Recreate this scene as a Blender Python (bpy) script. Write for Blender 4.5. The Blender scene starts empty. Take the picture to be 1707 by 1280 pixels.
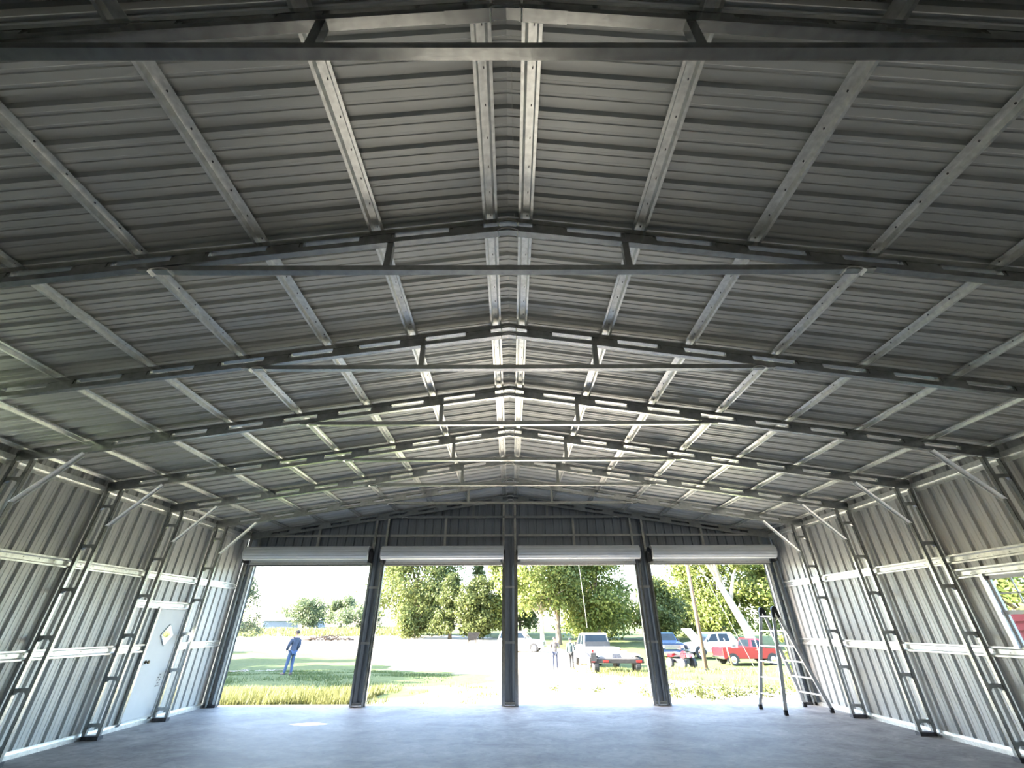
import bpy, bmesh, math, random
import numpy as np
from mathutils import Vector, Matrix
random.seed(7)
RNG = np.random.default_rng(7)
S = bpy.context.scene
C = S.collection
PI = math.pi

# ------------------------------------------------------------------ camera, sky, sun, exposure
FPX, PITCH, YAW, ROLL = 703.76, .5189, .0036, -.0043
EYE = Vector((.02, 0, 1.562))
cam_d = bpy.data.cameras.new('camera')
cam_d.sensor_width = 36.0
cam_d.lens = FPX / 1707 * 36.0
cam_d.clip_start = .02
cam_d.clip_end = 1500
cam = bpy.data.objects.new('camera', cam_d)
C.objects.link(cam)
_xc = Vector((math.cos(YAW), -math.sin(YAW), 0))
_y1 = Vector((math.sin(YAW), math.cos(YAW), 0))
_u = -math.sin(PITCH) * _y1 + math.cos(PITCH) * Vector((0, 0, 1))
_f = math.cos(PITCH) * _y1 + math.sin(PITCH) * Vector((0, 0, 1))
_r = math.cos(ROLL) * _xc + math.sin(ROLL) * _u
_up = math.cos(ROLL) * _u - math.sin(ROLL) * _xc
cam.matrix_world = Matrix(((_r.x, _up.x, -_f.x, EYE.x), (_r.y, _up.y, -_f.y, EYE.y), (_r.z, _up.z, -_f.z, EYE.z), (0, 0, 0, 1)))
S.camera = cam

SUN_DIR = Vector((3.13, .05, -1.42)).normalized()
w = bpy.data.worlds.new('sky')
S.world = w
w.use_nodes = True
wn = w.node_tree
bg = wn.nodes['Background']
sky = wn.nodes.new('ShaderNodeTexSky')
sky.sky_type = 'NISHITA'
sky.sun_disc = False
sky.sun_elevation = math.asin(-SUN_DIR.z)
sky.sun_rotation = math.atan2(-SUN_DIR.x, -SUN_DIR.y)
sky.air_density = 1.0
sky.dust_density = 2.0
sky.ozone_density = 1.5
wn.links.new(sky.outputs[0], bg.inputs[0])
bg.inputs[1].default_value = .40
sun_d = bpy.data.lights.new('sun', 'SUN')
sun_d.energy = 14.0
sun_d.angle = .0093
sun_d.color = (1.0, .93, .80)
sun = bpy.data.objects.new('sun', sun_d)
C.objects.link(sun)
sun.rotation_euler = SUN_DIR.to_track_quat('-Z', 'Y').to_euler()
sun.location = (-40, 5, 30)

S.view_settings.view_transform = 'Standard'
S.view_settings.look = 'None'
S.view_settings.gamma = 1
S.view_settings.use_curve_mapping = False
S.view_settings.exposure = 2.6
S.cycles.max_bounces = 14
S.cycles.diffuse_bounces = 7
S.cycles.glossy_bounces = 6
S.cycles.transparent_max_bounces = 12

# ------------------------------------------------------------------ materials
MATS = {}
def mat(name, col, rough=.6, metal=0.0, vary=.12, scale=6.0, bump=0.0, bscale=None, col2=None, spec=.5, stretch=None, coat=0.0):
    m = bpy.data.materials.new(name)
    m.use_nodes = True
    nt = m.node_tree
    b = nt.nodes['Principled BSDF']
    b.inputs['Roughness'].default_value = rough
    b.inputs['Metallic'].default_value = metal
    b.inputs['Specular IOR Level'].default_value = spec
    b.inputs['Coat Weight'].default_value = coat
    tc = nt.nodes.new('ShaderNodeTexCoord')
    mp = nt.nodes.new('ShaderNodeMapping')
    nt.links.new(tc.outputs['Object'], mp.inputs[0])
    if stretch:
        mp.inputs['Scale'].default_value = stretch
    nz = nt.nodes.new('ShaderNodeTexNoise')
    nz.inputs['Scale'].default_value = scale
    nz.inputs['Detail'].default_value = 6
    nt.links.new(mp.outputs[0], nz.inputs['Vector'])
    rp = nt.nodes.new('ShaderNodeValToRGB')
    rp.color_ramp.elements[0].position = .3
    rp.color_ramp.elements[1].position = .7
    a = [max(0, c * (1 - vary)) for c in col]
    bcol = col2 if col2 else [min(1, c * (1 + vary)) for c in col]
    rp.color_ramp.elements[0].color = (*a, 1)
    rp.color_ramp.elements[1].color = (*bcol, 1)
    nt.links.new(nz.outputs['Fac'], rp.inputs[0])
    nt.links.new(rp.outputs[0], b.inputs['Base Color'])
    if bump:
        n2 = nt.nodes.new('ShaderNodeTexNoise')
        n2.inputs['Scale'].default_value = bscale or scale * 4
        n2.inputs['Detail'].default_value = 5
        nt.links.new(mp.outputs[0], n2.inputs['Vector'])
        bp = nt.nodes.new('ShaderNodeBump')
        bp.inputs['Strength'].default_value = bump
        bp.inputs['Distance'].default_value = .02
        nt.links.new(n2.outputs['Fac'], bp.inputs['Height'])
        nt.links.new(bp.outputs[0], b.inputs['Normal'])
    MATS[name] = m
    return m

GALV = mat('galvanized_steel', (.82, .83, .81), .32, .8, .14, 22, .05, 60)
TUBE = mat('galvanized_tube', (.44, .45, .44), .27, 1.0, .16, 14, .03, 50)
PANEL = mat('grey_steel_sheet', (.50, .515, .51), .42, .30, .07, 1.6, .03, 3)
GABLE = mat('slate_grey_steel_sheet', (.27, .30, .335), .36, .35, .07, 1.6, .03, 3)  # same sheet as the side walls, colour darkened to carry the backlit shade
GIRTG = mat('dull_zinc_tube', (.50, .50, .47), .5, .35, .12, 14)
PLATE = mat('dark_base_steel', (.10, .10, .11), .6, .3, .3, 20)
WHITE = mat('white_paint_steel', (.74, .76, .76), .42, 0, .04, 3)
ROLL_M = mat('pale_grey_door_curtain', (.80, .83, .85), .36, .1, .04, 3)
BLACK = mat('black_paint', (.018, .018, .02), .45, 0, .3, 8)
BRACE = mat('bright_zinc', (.86, .87, .86), .45, .25, .06, 20)
ALU = mat('brushed_aluminium', (.60, .60, .60), .42, .45, .12, 30)
RUBBER = mat('rubber', (.025, .025, .027), .8, 0, .3, 20)
BARK = mat('bark', (.16, .125, .095), .9, 0, .45, 3, .6, 14, stretch=(3, 3, .8))
PALEBARK = mat('pale_bark', (.36, .31, .26), .9, 0, .4, 3, .6, 14, stretch=(3, 3, .8))
POLE = mat('weathered_pole_wood', (.14, .085, .055), .85, 0, .35, 2, .4, 20, stretch=(8, 8, .5))
CARWHITE = mat('white_car_paint', (.78, .78, .77), .25, 0, .02, 2, coat=.6)
CARRED = mat('red_car_paint', (.26, .005, .010), .28, 0, .06, 2, coat=.6)
CARBLUE = mat('navy_car_paint', (.022, .05, .13), .22, .2, .08, 2, coat=.7)
CARGLASS = mat('dark_car_glass', (.008, .013, .018), .08, 0, .2, 2, spec=.3)
CHROME = mat('chrome', (.75, .76, .78), .14, 1, .03, 4)
TAIL = mat('red_lamp_lens', (.42, .015, .015), .2, 0, .1, 10)
HEAD = mat('clear_lamp_lens', (.75, .76, .78), .12, .2, .05, 10)
ORANGE = mat('orange_strap', (.75, .28, .08), .7, 0, .2, 4)
SKIN = mat('skin', (.42, .25, .18), .55, 0, .08, 12)
HAIR = mat('dark_hair', (.035, .025, .02), .7, 0, .3, 40)
DENIM = mat('blue_denim', (.045, .075, .15), .85, 0, .2, 18)
SHIRTB = mat('slate_blue_shirt', (.045, .058, .095), .85, 0, .15, 10)
SHIRTW = mat('pale_camouflage_shirt', (.035, .028, .026), .85, 0, .5, 7, col2=(.15, .135, .125))
SHIRTG = mat('grey_green_shirt', (.03, .045, .045), .85, 0, .2, 9)
DENIMD = mat('dark_denim', (.012, .018, .038), .85, 0, .2, 18)
DARKPANT = mat('dark_trousers', (.010, .011, .013), .85, 0, .2, 12)
BOOT = mat('dark_boot', (.04, .032, .028), .7, 0, .2, 15)
RUST = mat('rusty_dark_steel', (.018, .016, .015), .75, .2, .4, 5)
REDSIDE = mat('red_siding', (.30, .03, .03), .55, 0, .1, 2)
SHEDGREY = mat('blue_grey_shed_sheet', (.10, .13, .18), .5, .2, .1, 2)
SHEDROOF = mat('pale_shed_roof', (.75, .76, .78), .5, .2, .05, 2)
STICK = mat('dry_brush_wood', (.075, .058, .048), .9, 0, .4, 6)
CABLE = mat('pale_cable', (.55, .54, .50), .6, 0, .1, 5)
CARGO = mat('white_sacking', (.72, .72, .70), .8, 0, .1, 5)
PRINT = mat('dark_print', (.16, .17, .18), .7, 0, .1, 10)

def concrete():
    m = bpy.data.materials.new('trowelled_concrete')
    m.use_nodes = True
    nt = m.node_tree; N = nt.nodes; L = nt.links
    b = N['Principled BSDF']
    tc = N.new('ShaderNodeTexCoord')
    mp = N.new('ShaderNodeMapping'); mp.inputs['Scale'].default_value = (1.0, 1.35, 1)
    L.new(tc.outputs['Object'], mp.inputs[0])
    n1 = N.new('ShaderNodeTexNoise'); n1.inputs['Scale'].default_value = .9; n1.inputs['Detail'].default_value = 10; n1.inputs['Roughness'].default_value = .62; n1.inputs['Distortion'].default_value = .9
    n2 = N.new('ShaderNodeTexNoise'); n2.inputs['Scale'].default_value = 4.5; n2.inputs['Detail'].default_value = 9; n2.inputs['Roughness'].default_value = .7; n2.inputs['Distortion'].default_value = 1.6
    for n in (n1, n2): L.new(mp.outputs[0], n.inputs['Vector'])
    r1 = N.new('ShaderNodeValToRGB')
    r1.color_ramp.elements[0].position = .32; r1.color_ramp.elements[0].color = (.27, .255, .245, 1)
    r1.color_ramp.elements[1].position = .68; r1.color_ramp.elements[1].color = (.50, .475, .45, 1)
    r2 = N.new('ShaderNodeValToRGB')
    r2.color_ramp.elements[0].position = .3; r2.color_ramp.elements[0].color = (.62, .62, .62, 1)
    r2.color_ramp.elements[1].position = .75; r2.color_ramp.elements[1].color = (1.22, 1.22, 1.22, 1)
    L.new(n1.outputs['Fac'], r1.inputs[0]); L.new(n2.outputs['Fac'], r2.inputs[0])
    mx = N.new('ShaderNodeMix'); mx.data_type = 'RGBA'; mx.blend_type = 'MULTIPLY'; mx.inputs[0].default_value = 1
    L.new(r1.outputs[0], mx.inputs[6]); L.new(r2.outputs[0], mx.inputs[7])
    L.new(mx.outputs[2], b.inputs['Base Color'])
    rr = N.new('ShaderNodeMapRange'); rr.inputs[3].default_value = .5; rr.inputs[4].default_value = .75; b.inputs['Specular IOR Level'].default_value = .3
    L.new(n2.outputs['Fac'], rr.inputs[0]); L.new(rr.outputs[0], b.inputs['Roughness'])
    bp = N.new('ShaderNodeBump'); bp.inputs['Strength'].default_value = .12; bp.inputs['Distance'].default_value = .02
    L.new(n2.outputs['Fac'], bp.inputs['Height']); L.new(bp.outputs[0], b.inputs['Normal'])
    return m
CONCRETE = concrete()

def leafmat(name, c1, c2, trans=.35, attr=False):
    m = bpy.data.materials.new(name)
    m.use_nodes = True
    nt = m.node_tree; N = nt.nodes; L = nt.links
    for n in list(N): N.remove(n)
    out = N.new('ShaderNodeOutputMaterial')
    geo = N.new('ShaderNodeNewGeometry')
    rp = N.new('ShaderNodeValToRGB')
    rp.color_ramp.elements[0].color = (*c1, 1); rp.color_ramp.elements[1].color = (*c2, 1)
    L.new(geo.outputs['Random Per Island'], rp.inputs[0])
    d = N.new('ShaderNodeBsdfPrincipled'); d.inputs['Roughness'].default_value = .6; d.inputs['Specular IOR Level'].default_value = .25
    t = N.new('ShaderNodeBsdfTranslucent')
    L.new(rp.outputs[0], d.inputs['Base Color']); L.new(rp.outputs[0], t.inputs[0])
    mx = N.new('ShaderNodeMixShader'); mx.inputs[0].default_value = trans
    L.new(d.outputs[0], mx.inputs[1]); L.new(t.outputs[0], mx.inputs[2]); L.new(mx.outputs[0], out.inputs[0])
    return m
LEAF_OAK = leafmat('oak_leaves', (.05, .075, .022), (.15, .17, .055))
LEAF_BRIGHT = leafmat('bright_leaves', (.06, .095, .022), (.20, .22, .06))
LEAF_CEDAR = leafmat('cedar_leaves', (.045, .065, .02), (.12, .14, .045))
LEAF_GREY = leafmat('grey_green_leaves', (.07, .10, .05), (.17, .20, .11))
LEAF_PINE = leafmat('pine_needles', (.05, .07, .045), (.12, .15, .09))
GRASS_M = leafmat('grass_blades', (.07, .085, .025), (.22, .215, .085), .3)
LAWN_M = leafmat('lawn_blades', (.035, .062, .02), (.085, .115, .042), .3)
WEED_M = leafmat('weed_leaves', (.04, .06, .018), (.16, .165, .06), .3)

def glassmat():
    m = bpy.data.materials.new('window_glass')
    m.use_nodes = True
    nt = m.node_tree; N = nt.nodes; L = nt.links
    for n in list(N): N.remove(n)
    out = N.new('ShaderNodeOutputMaterial')
    t = N.new('ShaderNodeBsdfTransparent'); t.inputs[0].default_value = (.92, .95, .95, 1)
    g = N.new('ShaderNodeBsdfGlossy'); g.inputs['Roughness'].default_value = .03
    tc = N.new('ShaderNodeTexCoord'); nz = N.new('ShaderNodeTexNoise'); nz.inputs['Scale'].default_value = 9
    L.new(tc.outputs['Object'], nz.inputs['Vector'])
    mr = N.new('ShaderNodeMapRange'); mr.inputs[3].default_value = .06; mr.inputs[4].default_value = .12
    L.new(nz.outputs['Fac'], mr.inputs[0])
    mx = N.new('ShaderNodeMixShader'); L.new(mr.outputs[0], mx.inputs[0])
    L.new(t.outputs[0], mx.inputs[1]); L.new(g.outputs[0], mx.inputs[2]); L.new(mx.outputs[0], out.inputs[0])
    return m
GLASS = glassmat()

# ------------------------------------------------------------------ helpers
def tag(o, label=None, cat=None, group=None, kind=None):
    if label: o['label'] = label
    if cat: o['category'] = cat
    if group: o['group'] = group
    if kind: o['kind'] = kind
    return o

def empty(name, loc=(0, 0, 0), rz=0, parent=None):
    o = bpy.data.objects.new(name, None)
    o.empty_display_size = .2
    C.objects.link(o)
    o.location = loc
    o.rotation_euler = (0, 0, rz)
    o.parent = parent
    return o

def link(name, me, m, parent=None, smooth=False, loc=None, rz=0):
    o = bpy.data.objects.new(name, me)
    C.objects.link(o)
    if m and not me.materials:
        me.materials.append(m)
    if smooth:
        me.polygons.foreach_set('use_smooth', [True] * len(me.polygons))
    o.parent = parent
    if loc: o.location = loc
    if rz: o.rotation_euler = (0, 0, rz)
    return o

class MB:
    def __init__(s):
        s.v = []; s.f = []
    def add(s, vs, fs):
        k = len(s.v)
        s.v += [tuple(p) for p in vs]
        s.f += [tuple(i + k for i in q) for q in fs]
        return s
    def box(s, x0, x1, y0, y1, z0, z1):
        return s.add([(x0, y0, z0), (x1, y0, z0), (x1, y1, z0), (x0, y1, z0), (x0, y0, z1), (x1, y0, z1), (x1, y1, z1), (x0, y1, z1)],
                     [(0, 3, 2, 1), (4, 5, 6, 7), (0, 1, 5, 4), (1, 2, 6, 5), (2, 3, 7, 6), (3, 0, 4, 7)])
    def beam(s, p, q, w, h, up=(0, 0, 1)):
        p = Vector(p); q = Vector(q); d = (q - p).normalized()
        u = Vector(up)
        if abs(d.dot(u)) > .98: u = Vector((0, 1, 0)) if abs(d.y) < .9 else Vector((1, 0, 0))
        a = d.cross(u).normalized(); b = a.cross(d).normalized()
        vs = []
        for e in (p, q):
            for i, j in ((-1, -1), (1, -1), (1, 1), (-1, 1)):
                vs.append(e + a * (i * w / 2) + b * (j * h / 2))
        return s.add(vs, [(0, 1, 2, 3), (7, 6, 5, 4), (0, 4, 5, 1), (1, 5, 6, 2), (2, 6, 7, 3), (3, 7, 4, 0)])
    def tube(s, pts, rad, n=8):
        pts = [Vector(p) for p in pts]
        if not hasattr(rad, '__len__'): rad = [rad] * len(pts)
        vs = []; fs = []
        a = None
        for i, p in enumerate(pts):
            d = (pts[min(i + 1, len(pts) - 1)] - pts[max(i - 1, 0)]).normalized()
            if a is None:
                a = d.orthogonal().normalized()
            a = (a - d * a.dot(d)).normalized()
            b = d.cross(a)
            for k in range(n):
                t = 2 * PI * k / n
                vs.append(p + (a * math.cos(t) + b * math.sin(t)) * rad[i])
        for i in range(len(pts) - 1):
            for k in range(n):
                fs.append((i * n + k, i * n + (k + 1) % n, (i + 1) * n + (k + 1) % n, (i + 1) * n + k))
        fs.append(tuple(range(n - 1, -1, -1)))
        fs.append(tuple((len(pts) - 1) * n + k for k in range(n)))
        return s.add(vs, fs)
    def prism(s, poly, ax, a0, a1):
        # poly in the two other axes, extruded along axis ax from a0 to a1
        def P(u, v, t):
            return (t, u, v) if ax == 'x' else ((u, t, v) if ax == 'y' else (u, v, t))
        n = len(poly)
        vs = [P(u, v, a0) for u, v in poly] + [P(u, v, a1) for u, v in poly]
        fs = [tuple(range(n)), tuple(range(2 * n - 1, n - 1, -1))]
        fs += [(i, n + i, n + (i + 1) % n, (i + 1) % n) for i in range(n)]
        return s.add(vs, fs)
    def lathe_x(s, prof, n=24, c=(0, 0, 0), ax='x'):
        vs = []; fs = []
        for a, r in prof:
            for k in range(n):
                t = 2 * PI * k / n
                if ax == 'x': vs.append((c[0] + a, c[1] + r * math.cos(t), c[2] + r * math.sin(t)))
                elif ax == 'y': vs.append((c[0] + r * math.cos(t), c[1] + a, c[2] + r * math.sin(t)))
                else: vs.append((c[0] + r * math.cos(t), c[1] + r * math.sin(t), c[2] + a))
        for i in range(len(prof) - 1):
            for k in range(n):
                fs.append((i * n + k, i * n + (k + 1) % n, (i + 1) * n + (k + 1) % n, (i + 1) * n + k))
        fs.append(tuple(range(n - 1, -1, -1)))
        fs.append(tuple((len(prof) - 1) * n + k for k in range(n)))
        return s.add(vs, fs)
    def mesh(s, name):
        me = bpy.data.meshes.new(name)
        me.from_pydata(s.v, [], s.f)
        bm = bmesh.new(); bm.from_mesh(me)
        bmesh.ops.recalc_face_normals(bm, faces=bm.faces)
        bm.to_mesh(me); bm.free()
        return me
    def build(s, name, m, parent=None, smooth=False, bevel=0, loc=None, rz=0):
        me = s.mesh(name)
        if bevel:
            bm = bmesh.new(); bm.from_mesh(me)
            bmesh.ops.bevel(bm, geom=[e for e in bm.edges if len(e.link_faces) == 2 and e.calc_face_angle(0) > .5], offset=bevel, segments=2, affect='EDGES', clamp_overlap=True)
            bm.to_mesh(me); bm.free()
        return link(name, me, m, parent, smooth, loc, rz)

def copy_tree(o, parent=None):
    c = o.copy()
    C.objects.link(c)
    c.parent = parent
    for ch in list(o.children):
        copy_tree(ch, c)
    return c

def fast_mesh(name, verts, faces_n, m):
    """verts (N*k,3) array; every face owns k consecutive verts"""
    me = bpy.data.meshes.new(name)
    nv = len(verts); k = faces_n; nf = nv // k
    me.vertices.add(nv); me.vertices.foreach_set('co', np.ascontiguousarray(verts, dtype=np.float32).ravel())
    me.loops.add(nv); me.loops.foreach_set('vertex_index', np.arange(nv, dtype=np.int32))
    me.polygons.add(nf); me.polygons.foreach_set('loop_start', np.arange(0, nv, k, dtype=np.int32))
    me.polygons.foreach_set('loop_total', np.full(nf, k, dtype=np.int32))
    me.update(calc_edges=True)
    me.materials.append(m)
    return me

# ------------------------------------------------------------------ building dimensions
D0, SP = 11.694, 1.5236
FY = lambda i: D0 - i * SP
SL = .148                      # roof slope
ZB = 4.545                     # underside of the bottom chord at the ridge
ZT = 4.71                      # top of the top chord at the ridge
TB = .055                      # tube size
XI, XO = 6.55, 6.835           # column inner and outer faces
XW = 6.876                     # wall sheet plane
YREAR = -12.0
zroof = lambda x: ZT + .041 - SL * abs(x)
YW = D0 + .10                  # end wall sheet plane

# ------------------------------------------------------------------ floor and terrain
fl = MB().box(-7.0, 7.0, YREAR - .1, D0 + .32, -.22, 0).build('floor', CONCRETE)
tag(fl, 'smooth grey trowelled concrete slab floor of the metal building', kind='structure')

TY = [-60, 12, 13.2, 22, 36, 50, 85, 120, 220, 500]
TZ = [-.06, -.06, -.06, -.34, -1.12, -1.05, 0, 1.15, 1.6, 1.6]
def gz(y):
    return float(np.interp(y, TY, TZ))
def terrain():
    xs = np.unique(np.concatenate([np.arange(-40, 40.1, .6), np.arange(-180, -40, 6), np.arange(46, 181, 6)]))
    ys = np.unique(np.concatenate([np.arange(-24, 11, 3), np.arange(11, 90, .6), np.arange(90, 320, 5)]))
    X, Y = np.meshgrid(xs, ys)
    Z = np.interp(Y, TY, TZ)
    k = np.clip((Y - 12.4) / 4, 0, 1) 
    Z += k * (.03 * np.sin(X * 1.3 + .7 * Y) + .025 * np.sin(.9 * Y - .5 * X) + .015 * np.sin(3.1 * X + 2.3 * Y))
    Z = np.where((abs(X) < 7.4) & (Y < 12.3), -.12, Z)
    # bare sandy ground: the drive in front of the doors, widening into the open lot behind
    left = np.interp(Y, [12, 14, 17, 23, 30, 40, 50, 62, 84, 90], [-5, -3.6, -2.8, -1.2, -6.5, -11.5, -16, -45, -60, -10])
    right = np.interp(Y, [12, 15.5, 19, 25, 36, 50, 70, 84], [10, 9, 6, 5, 7, 8, 4, -6])
    wob = 1.2 * np.sin(.9 * Y + .4 * X) + .8 * np.sin(2.2 * Y - X)
    sand = np.clip((X - left + wob * .5) / 1.8, 0, 1) * np.clip((right - X + wob * .5) / 2.2, 0, 1) * np.clip((88 - Y) / 5, 0, 1)
    sand *= np.clip((Y - 11) / 1, 0, 1)
    nx, ny = len(xs), len(ys)
    me = bpy.data.meshes.new('ground')
    V = np.stack([X, Y, Z], -1).reshape(-1, 3)
    idx = np.arange(nx * ny).reshape(ny, nx)
    F = np.stack([idx[:-1, :-1], idx[:-1, 1:], idx[1:, 1:], idx[1:, :-1]], -1).reshape(-1, 4)
    me.from_pydata(V.tolist(), [], F.tolist())
    at = me.attributes.new('sand', 'FLOAT', 'POINT')
    at.data.foreach_set('value', sand.astype(np.float32).ravel())
    return me
def groundmat():
    m = bpy.data.materials.new('grass_and_sand_ground')
    m.use_nodes = True
    nt = m.node_tree; N = nt.nodes; L = nt.links
    b = N['Principled BSDF']; b.inputs['Roughness'].default_value = .95; b.inputs['Specular IOR Level'].default_value = .1
    tc = N.new('ShaderNodeTexCoord')
    n1 = N.new('ShaderNodeTexNoise'); n1.inputs['Scale'].default_value = .5; n1.inputs['Detail'].default_value = 9; n1.inputs['Roughness'].default_value = .7
    n2 = N.new('ShaderNodeTexNoise'); n2.inputs['Scale'].default_value = 3.5; n2.inputs['Detail'].default_value = 8; n2.inputs['Roughness'].default_value = .75
    for n in (n1, n2): L.new(tc.outputs['Object'], n.inputs['Vector'])
    g = N.new('ShaderNodeValToRGB')
    g.color_ramp.elements[0].position = .25; g.color_ramp.elements[0].color = (.042, .066, .022, 1)
    g.color_ramp.elements[1].position = .8; g.color_ramp.elements[1].color = (.12, .138, .06, 1)
    L.new(n2.outputs['Fac'], g.inputs[0])
    s = N.new('ShaderNodeValToRGB')
    s.color_ramp.elements[0].position = .3; s.color_ramp.elements[0].color = (.42, .36, .28, 1)
    s.color_ramp.elements[1].position = .7; s.color_ramp.elements[1].color = (.62, .56, .47, 1)
    L.new(n2.outputs['Fac'], s.inputs[0])
    at = N.new('ShaderNodeAttribute'); at.attribute_name = 'sand'
    ad = N.new('ShaderNodeMath'); ad.operation = 'ADD'
    mr = N.new('ShaderNodeMapRange'); mr.inputs[1].default_value = .25; mr.inputs[2].default_value = .75; mr.inputs[3].default_value = -.45; mr.inputs[4].default_value = .35
    L.new(n1.outputs['Fac'], mr.inputs[0])
    L.new(at.outputs['Fac'], ad.inputs[0]); L.new(mr.outputs[0], ad.inputs[1])
    sm = N.new('ShaderNodeMapRange'); sm.interpolation_type = 'SMOOTHSTEP'; sm.inputs[1].default_value = .25; sm.inputs[2].default_value = .6
    L.new(ad.outputs[0], sm.inputs[0])
    mx = N.new('ShaderNodeMix'); mx.data_type = 'RGBA'
    L.new(sm.outputs[0], mx.inputs[0]); L.new(g.outputs[0], mx.inputs[6]); L.new(s.outputs[0], mx.inputs[7])
    L.new(mx.outputs[2], b.inputs['Base Color'])
    bp = N.new('ShaderNodeBump'); bp.inputs['Strength'].default_value = .7; bp.inputs['Distance'].default_value = .06
    L.new(n2.outputs['Fac'], bp.inputs['Height']); L.new(bp.outputs[0], b.inputs['Normal'])
    return m
gr = link('ground', terrain(), groundmat(), smooth=True)
tag(gr, 'grass field and sandy drive outside the open doors', kind='structure')

# ------------------------------------------------------------------ ribbed sheet panels
PER = .2286
def rib_profile(u0, u1, mr=.0058):
    pts = []
    k0 = math.floor(u0 / PER) - 1
    k1 = math.ceil(u1 / PER) + 1
    for k in range(k0, k1 + 1):
        b = k * PER
        pts += [(b - .034, 0), (b - .020, .034), (b + .020, .034), (b + .034, 0)]
        for q in (1 / 3, 2 / 3):
            c = b + q * PER
            pts += [(c - .014, 0), (c - .008, mr), (c + .008, mr), (c + .014, 0)]
    def d(u):
        for (a, da), (c, dc) in zip(pts, pts[1:]):
            if a <= u <= c:
                return da + (dc - da) * (u - a) / max(1e-9, c - a)
        return 0
    return [(u0, d(u0))] + [p for p in pts if u0 + 1e-4 < p[0] < u1 - 1e-4] + [(u1, d(u1))]
def sheet(name, u0, u1, v0, v1, mapf, parent, m=None, mr=.0034):
    """v0/v1: constant or function of u; mapf(u, v, d) -> xyz with d pointing outwards"""
    f0 = v0 if callable(v0) else (lambda u: v0)
    f1 = v1 if callable(v1) else (lambda u: v1)
    pr = rib_profile(u0, u1, mr)
    n = len(pr)
    vs = [mapf(u, f0(u), d) for u, d in pr] + [mapf(u, f1(u), d) for u, d in pr]
    me = bpy.data.meshes.new(name)
    me.from_pydata(vs, [], [(i, i + 1, n + i + 1, n + i) for i in range(n - 1)])
    return link(name, me, m or PANEL, parent)
PW = .9144

ceiling = empty('ceiling')
tag(ceiling, 'pitched underside of the ribbed grey sheet metal roof', kind='structure')
y = YREAR
k = 0
while y < YW + .12 - 1e-6:
    y1 = min(y + PW, YW + .12)
    for sg in (-1, 1):
        lap = .002 * (k % 2)
        sheet('roof_panel', y - .012, y1 + .012, 0, 7.08, lambda u, v, d, sg=sg, lap=lap: (sg * v, u, zroof(v) + d + lap), ceiling, None, .0058)
    y = y1; k += 1
MB().prism([(-.28, zroof(.28) + .040), (0, zroof(0) + .042), (.28, zroof(.28) + .040), (.28, zroof(.28) + .046), (0, zroof(0) + .05), (-.28, zroof(.28) + .046)], 'y', YREAR, YW + .12).build('ridge_cap', PANEL, ceiling)

WTOP = zroof(XW) + .03
DOOR = (9.36, 10.13, .10, 1.86)     # y0, y1, z0, z1 of the walk door
WIN = (5.74, 6.64, 1.24, 2.15)      # right wall window
FILLWIN = [(4.20, 5.20, 2.52, 3.36), (2.72, 3.90, 2.52, 3.36)]   # unseen high left wall windows, added so sun brightens the near roof
def side_wall(sg, holes, name, label):
    wl = empty(name)
    tag(wl, label, kind='structure')
    cuts = [YREAR]
    y = YREAR
    while y < YW - 1e-6:
        y = min(y + PW, YW); cuts.append(y)
    for h in holes: cuts += [h[0], h[1]]
    cuts = sorted(cuts)
    mp = lambda u, v, d: (sg * (XW + d), u, v)
    for p, q in zip(cuts, cuts[1:]):
        if q - p < .004: continue
        mid = (p + q) / 2
        hit = [h for h in holes if h[0] < mid < h[1]]
        if hit:
            h = hit[0]
            sheet('wall_panel', p, q, h[3], WTOP, mp, wl)
            if h[2] > .15: sheet('wall_panel', p, q, 0.0, h[2], mp, wl)
        else:
            sheet('wall_panel', p, q, 0.0, WTOP, mp, wl)
    return wl
wall_l = side_wall(-1, [DOOR] + FILLWIN, 'wall_left', 'left wall of vertical ribbed grey sheet metal')
wall_r = side_wall(1, [WIN], 'wall_right', 'right wall of vertical ribbed grey sheet metal')

for sg, nm in ((-1, 'baseboard_left'), (1, 'baseboard_right')):
    b = MB()
    b.box(*sorted((sg * (XW - .006), sg * (XW - .075))), YREAR, D0 - .02, .001, .055)
    b.box(*sorted((sg * (XW - .004), sg * (XW - .012))), YREAR, D0 - .02, .055, .085)
    tag(b.build(nm, GALV), 'bright galvanized base channel along the foot of the %s wall' % ('left' if sg < 0 else 'right'), kind='structure')
for i, sg in ((1, -1), (2, 1)):
    b = MB()
    for j in range(12):
        ya, yb = FY(j + 1) + .03, FY(j) - .03
        if ya < YREAR: break
        b.box(*sorted((sg * (XW - .01), sg * (XW - .06))), ya, yb, 3.555, 3.625)
        b.box(*sorted((sg * (XW - .004), sg * (XW - .016))), ya, yb, 3.49, 3.555)
    tag(b.build('trim_%d' % i, GALV), 'galvanized eave rail along the top of the %s wall' % ('left' if sg < 0 else 'right'), kind='structure')

# wall behind the camera
wf = empty('wall_front'); tag(wf, 'closed ribbed metal end wall behind the viewpoint', kind='structure')
x = -XW
while x < XW - 1e-6:
    x1 = min(x + PW, XW)
    sheet('wall_panel', x, x1, 0, lambda u: zroof(u), lambda u, v, d: (u, YREAR - d, v), wf)
    x = x1

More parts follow.
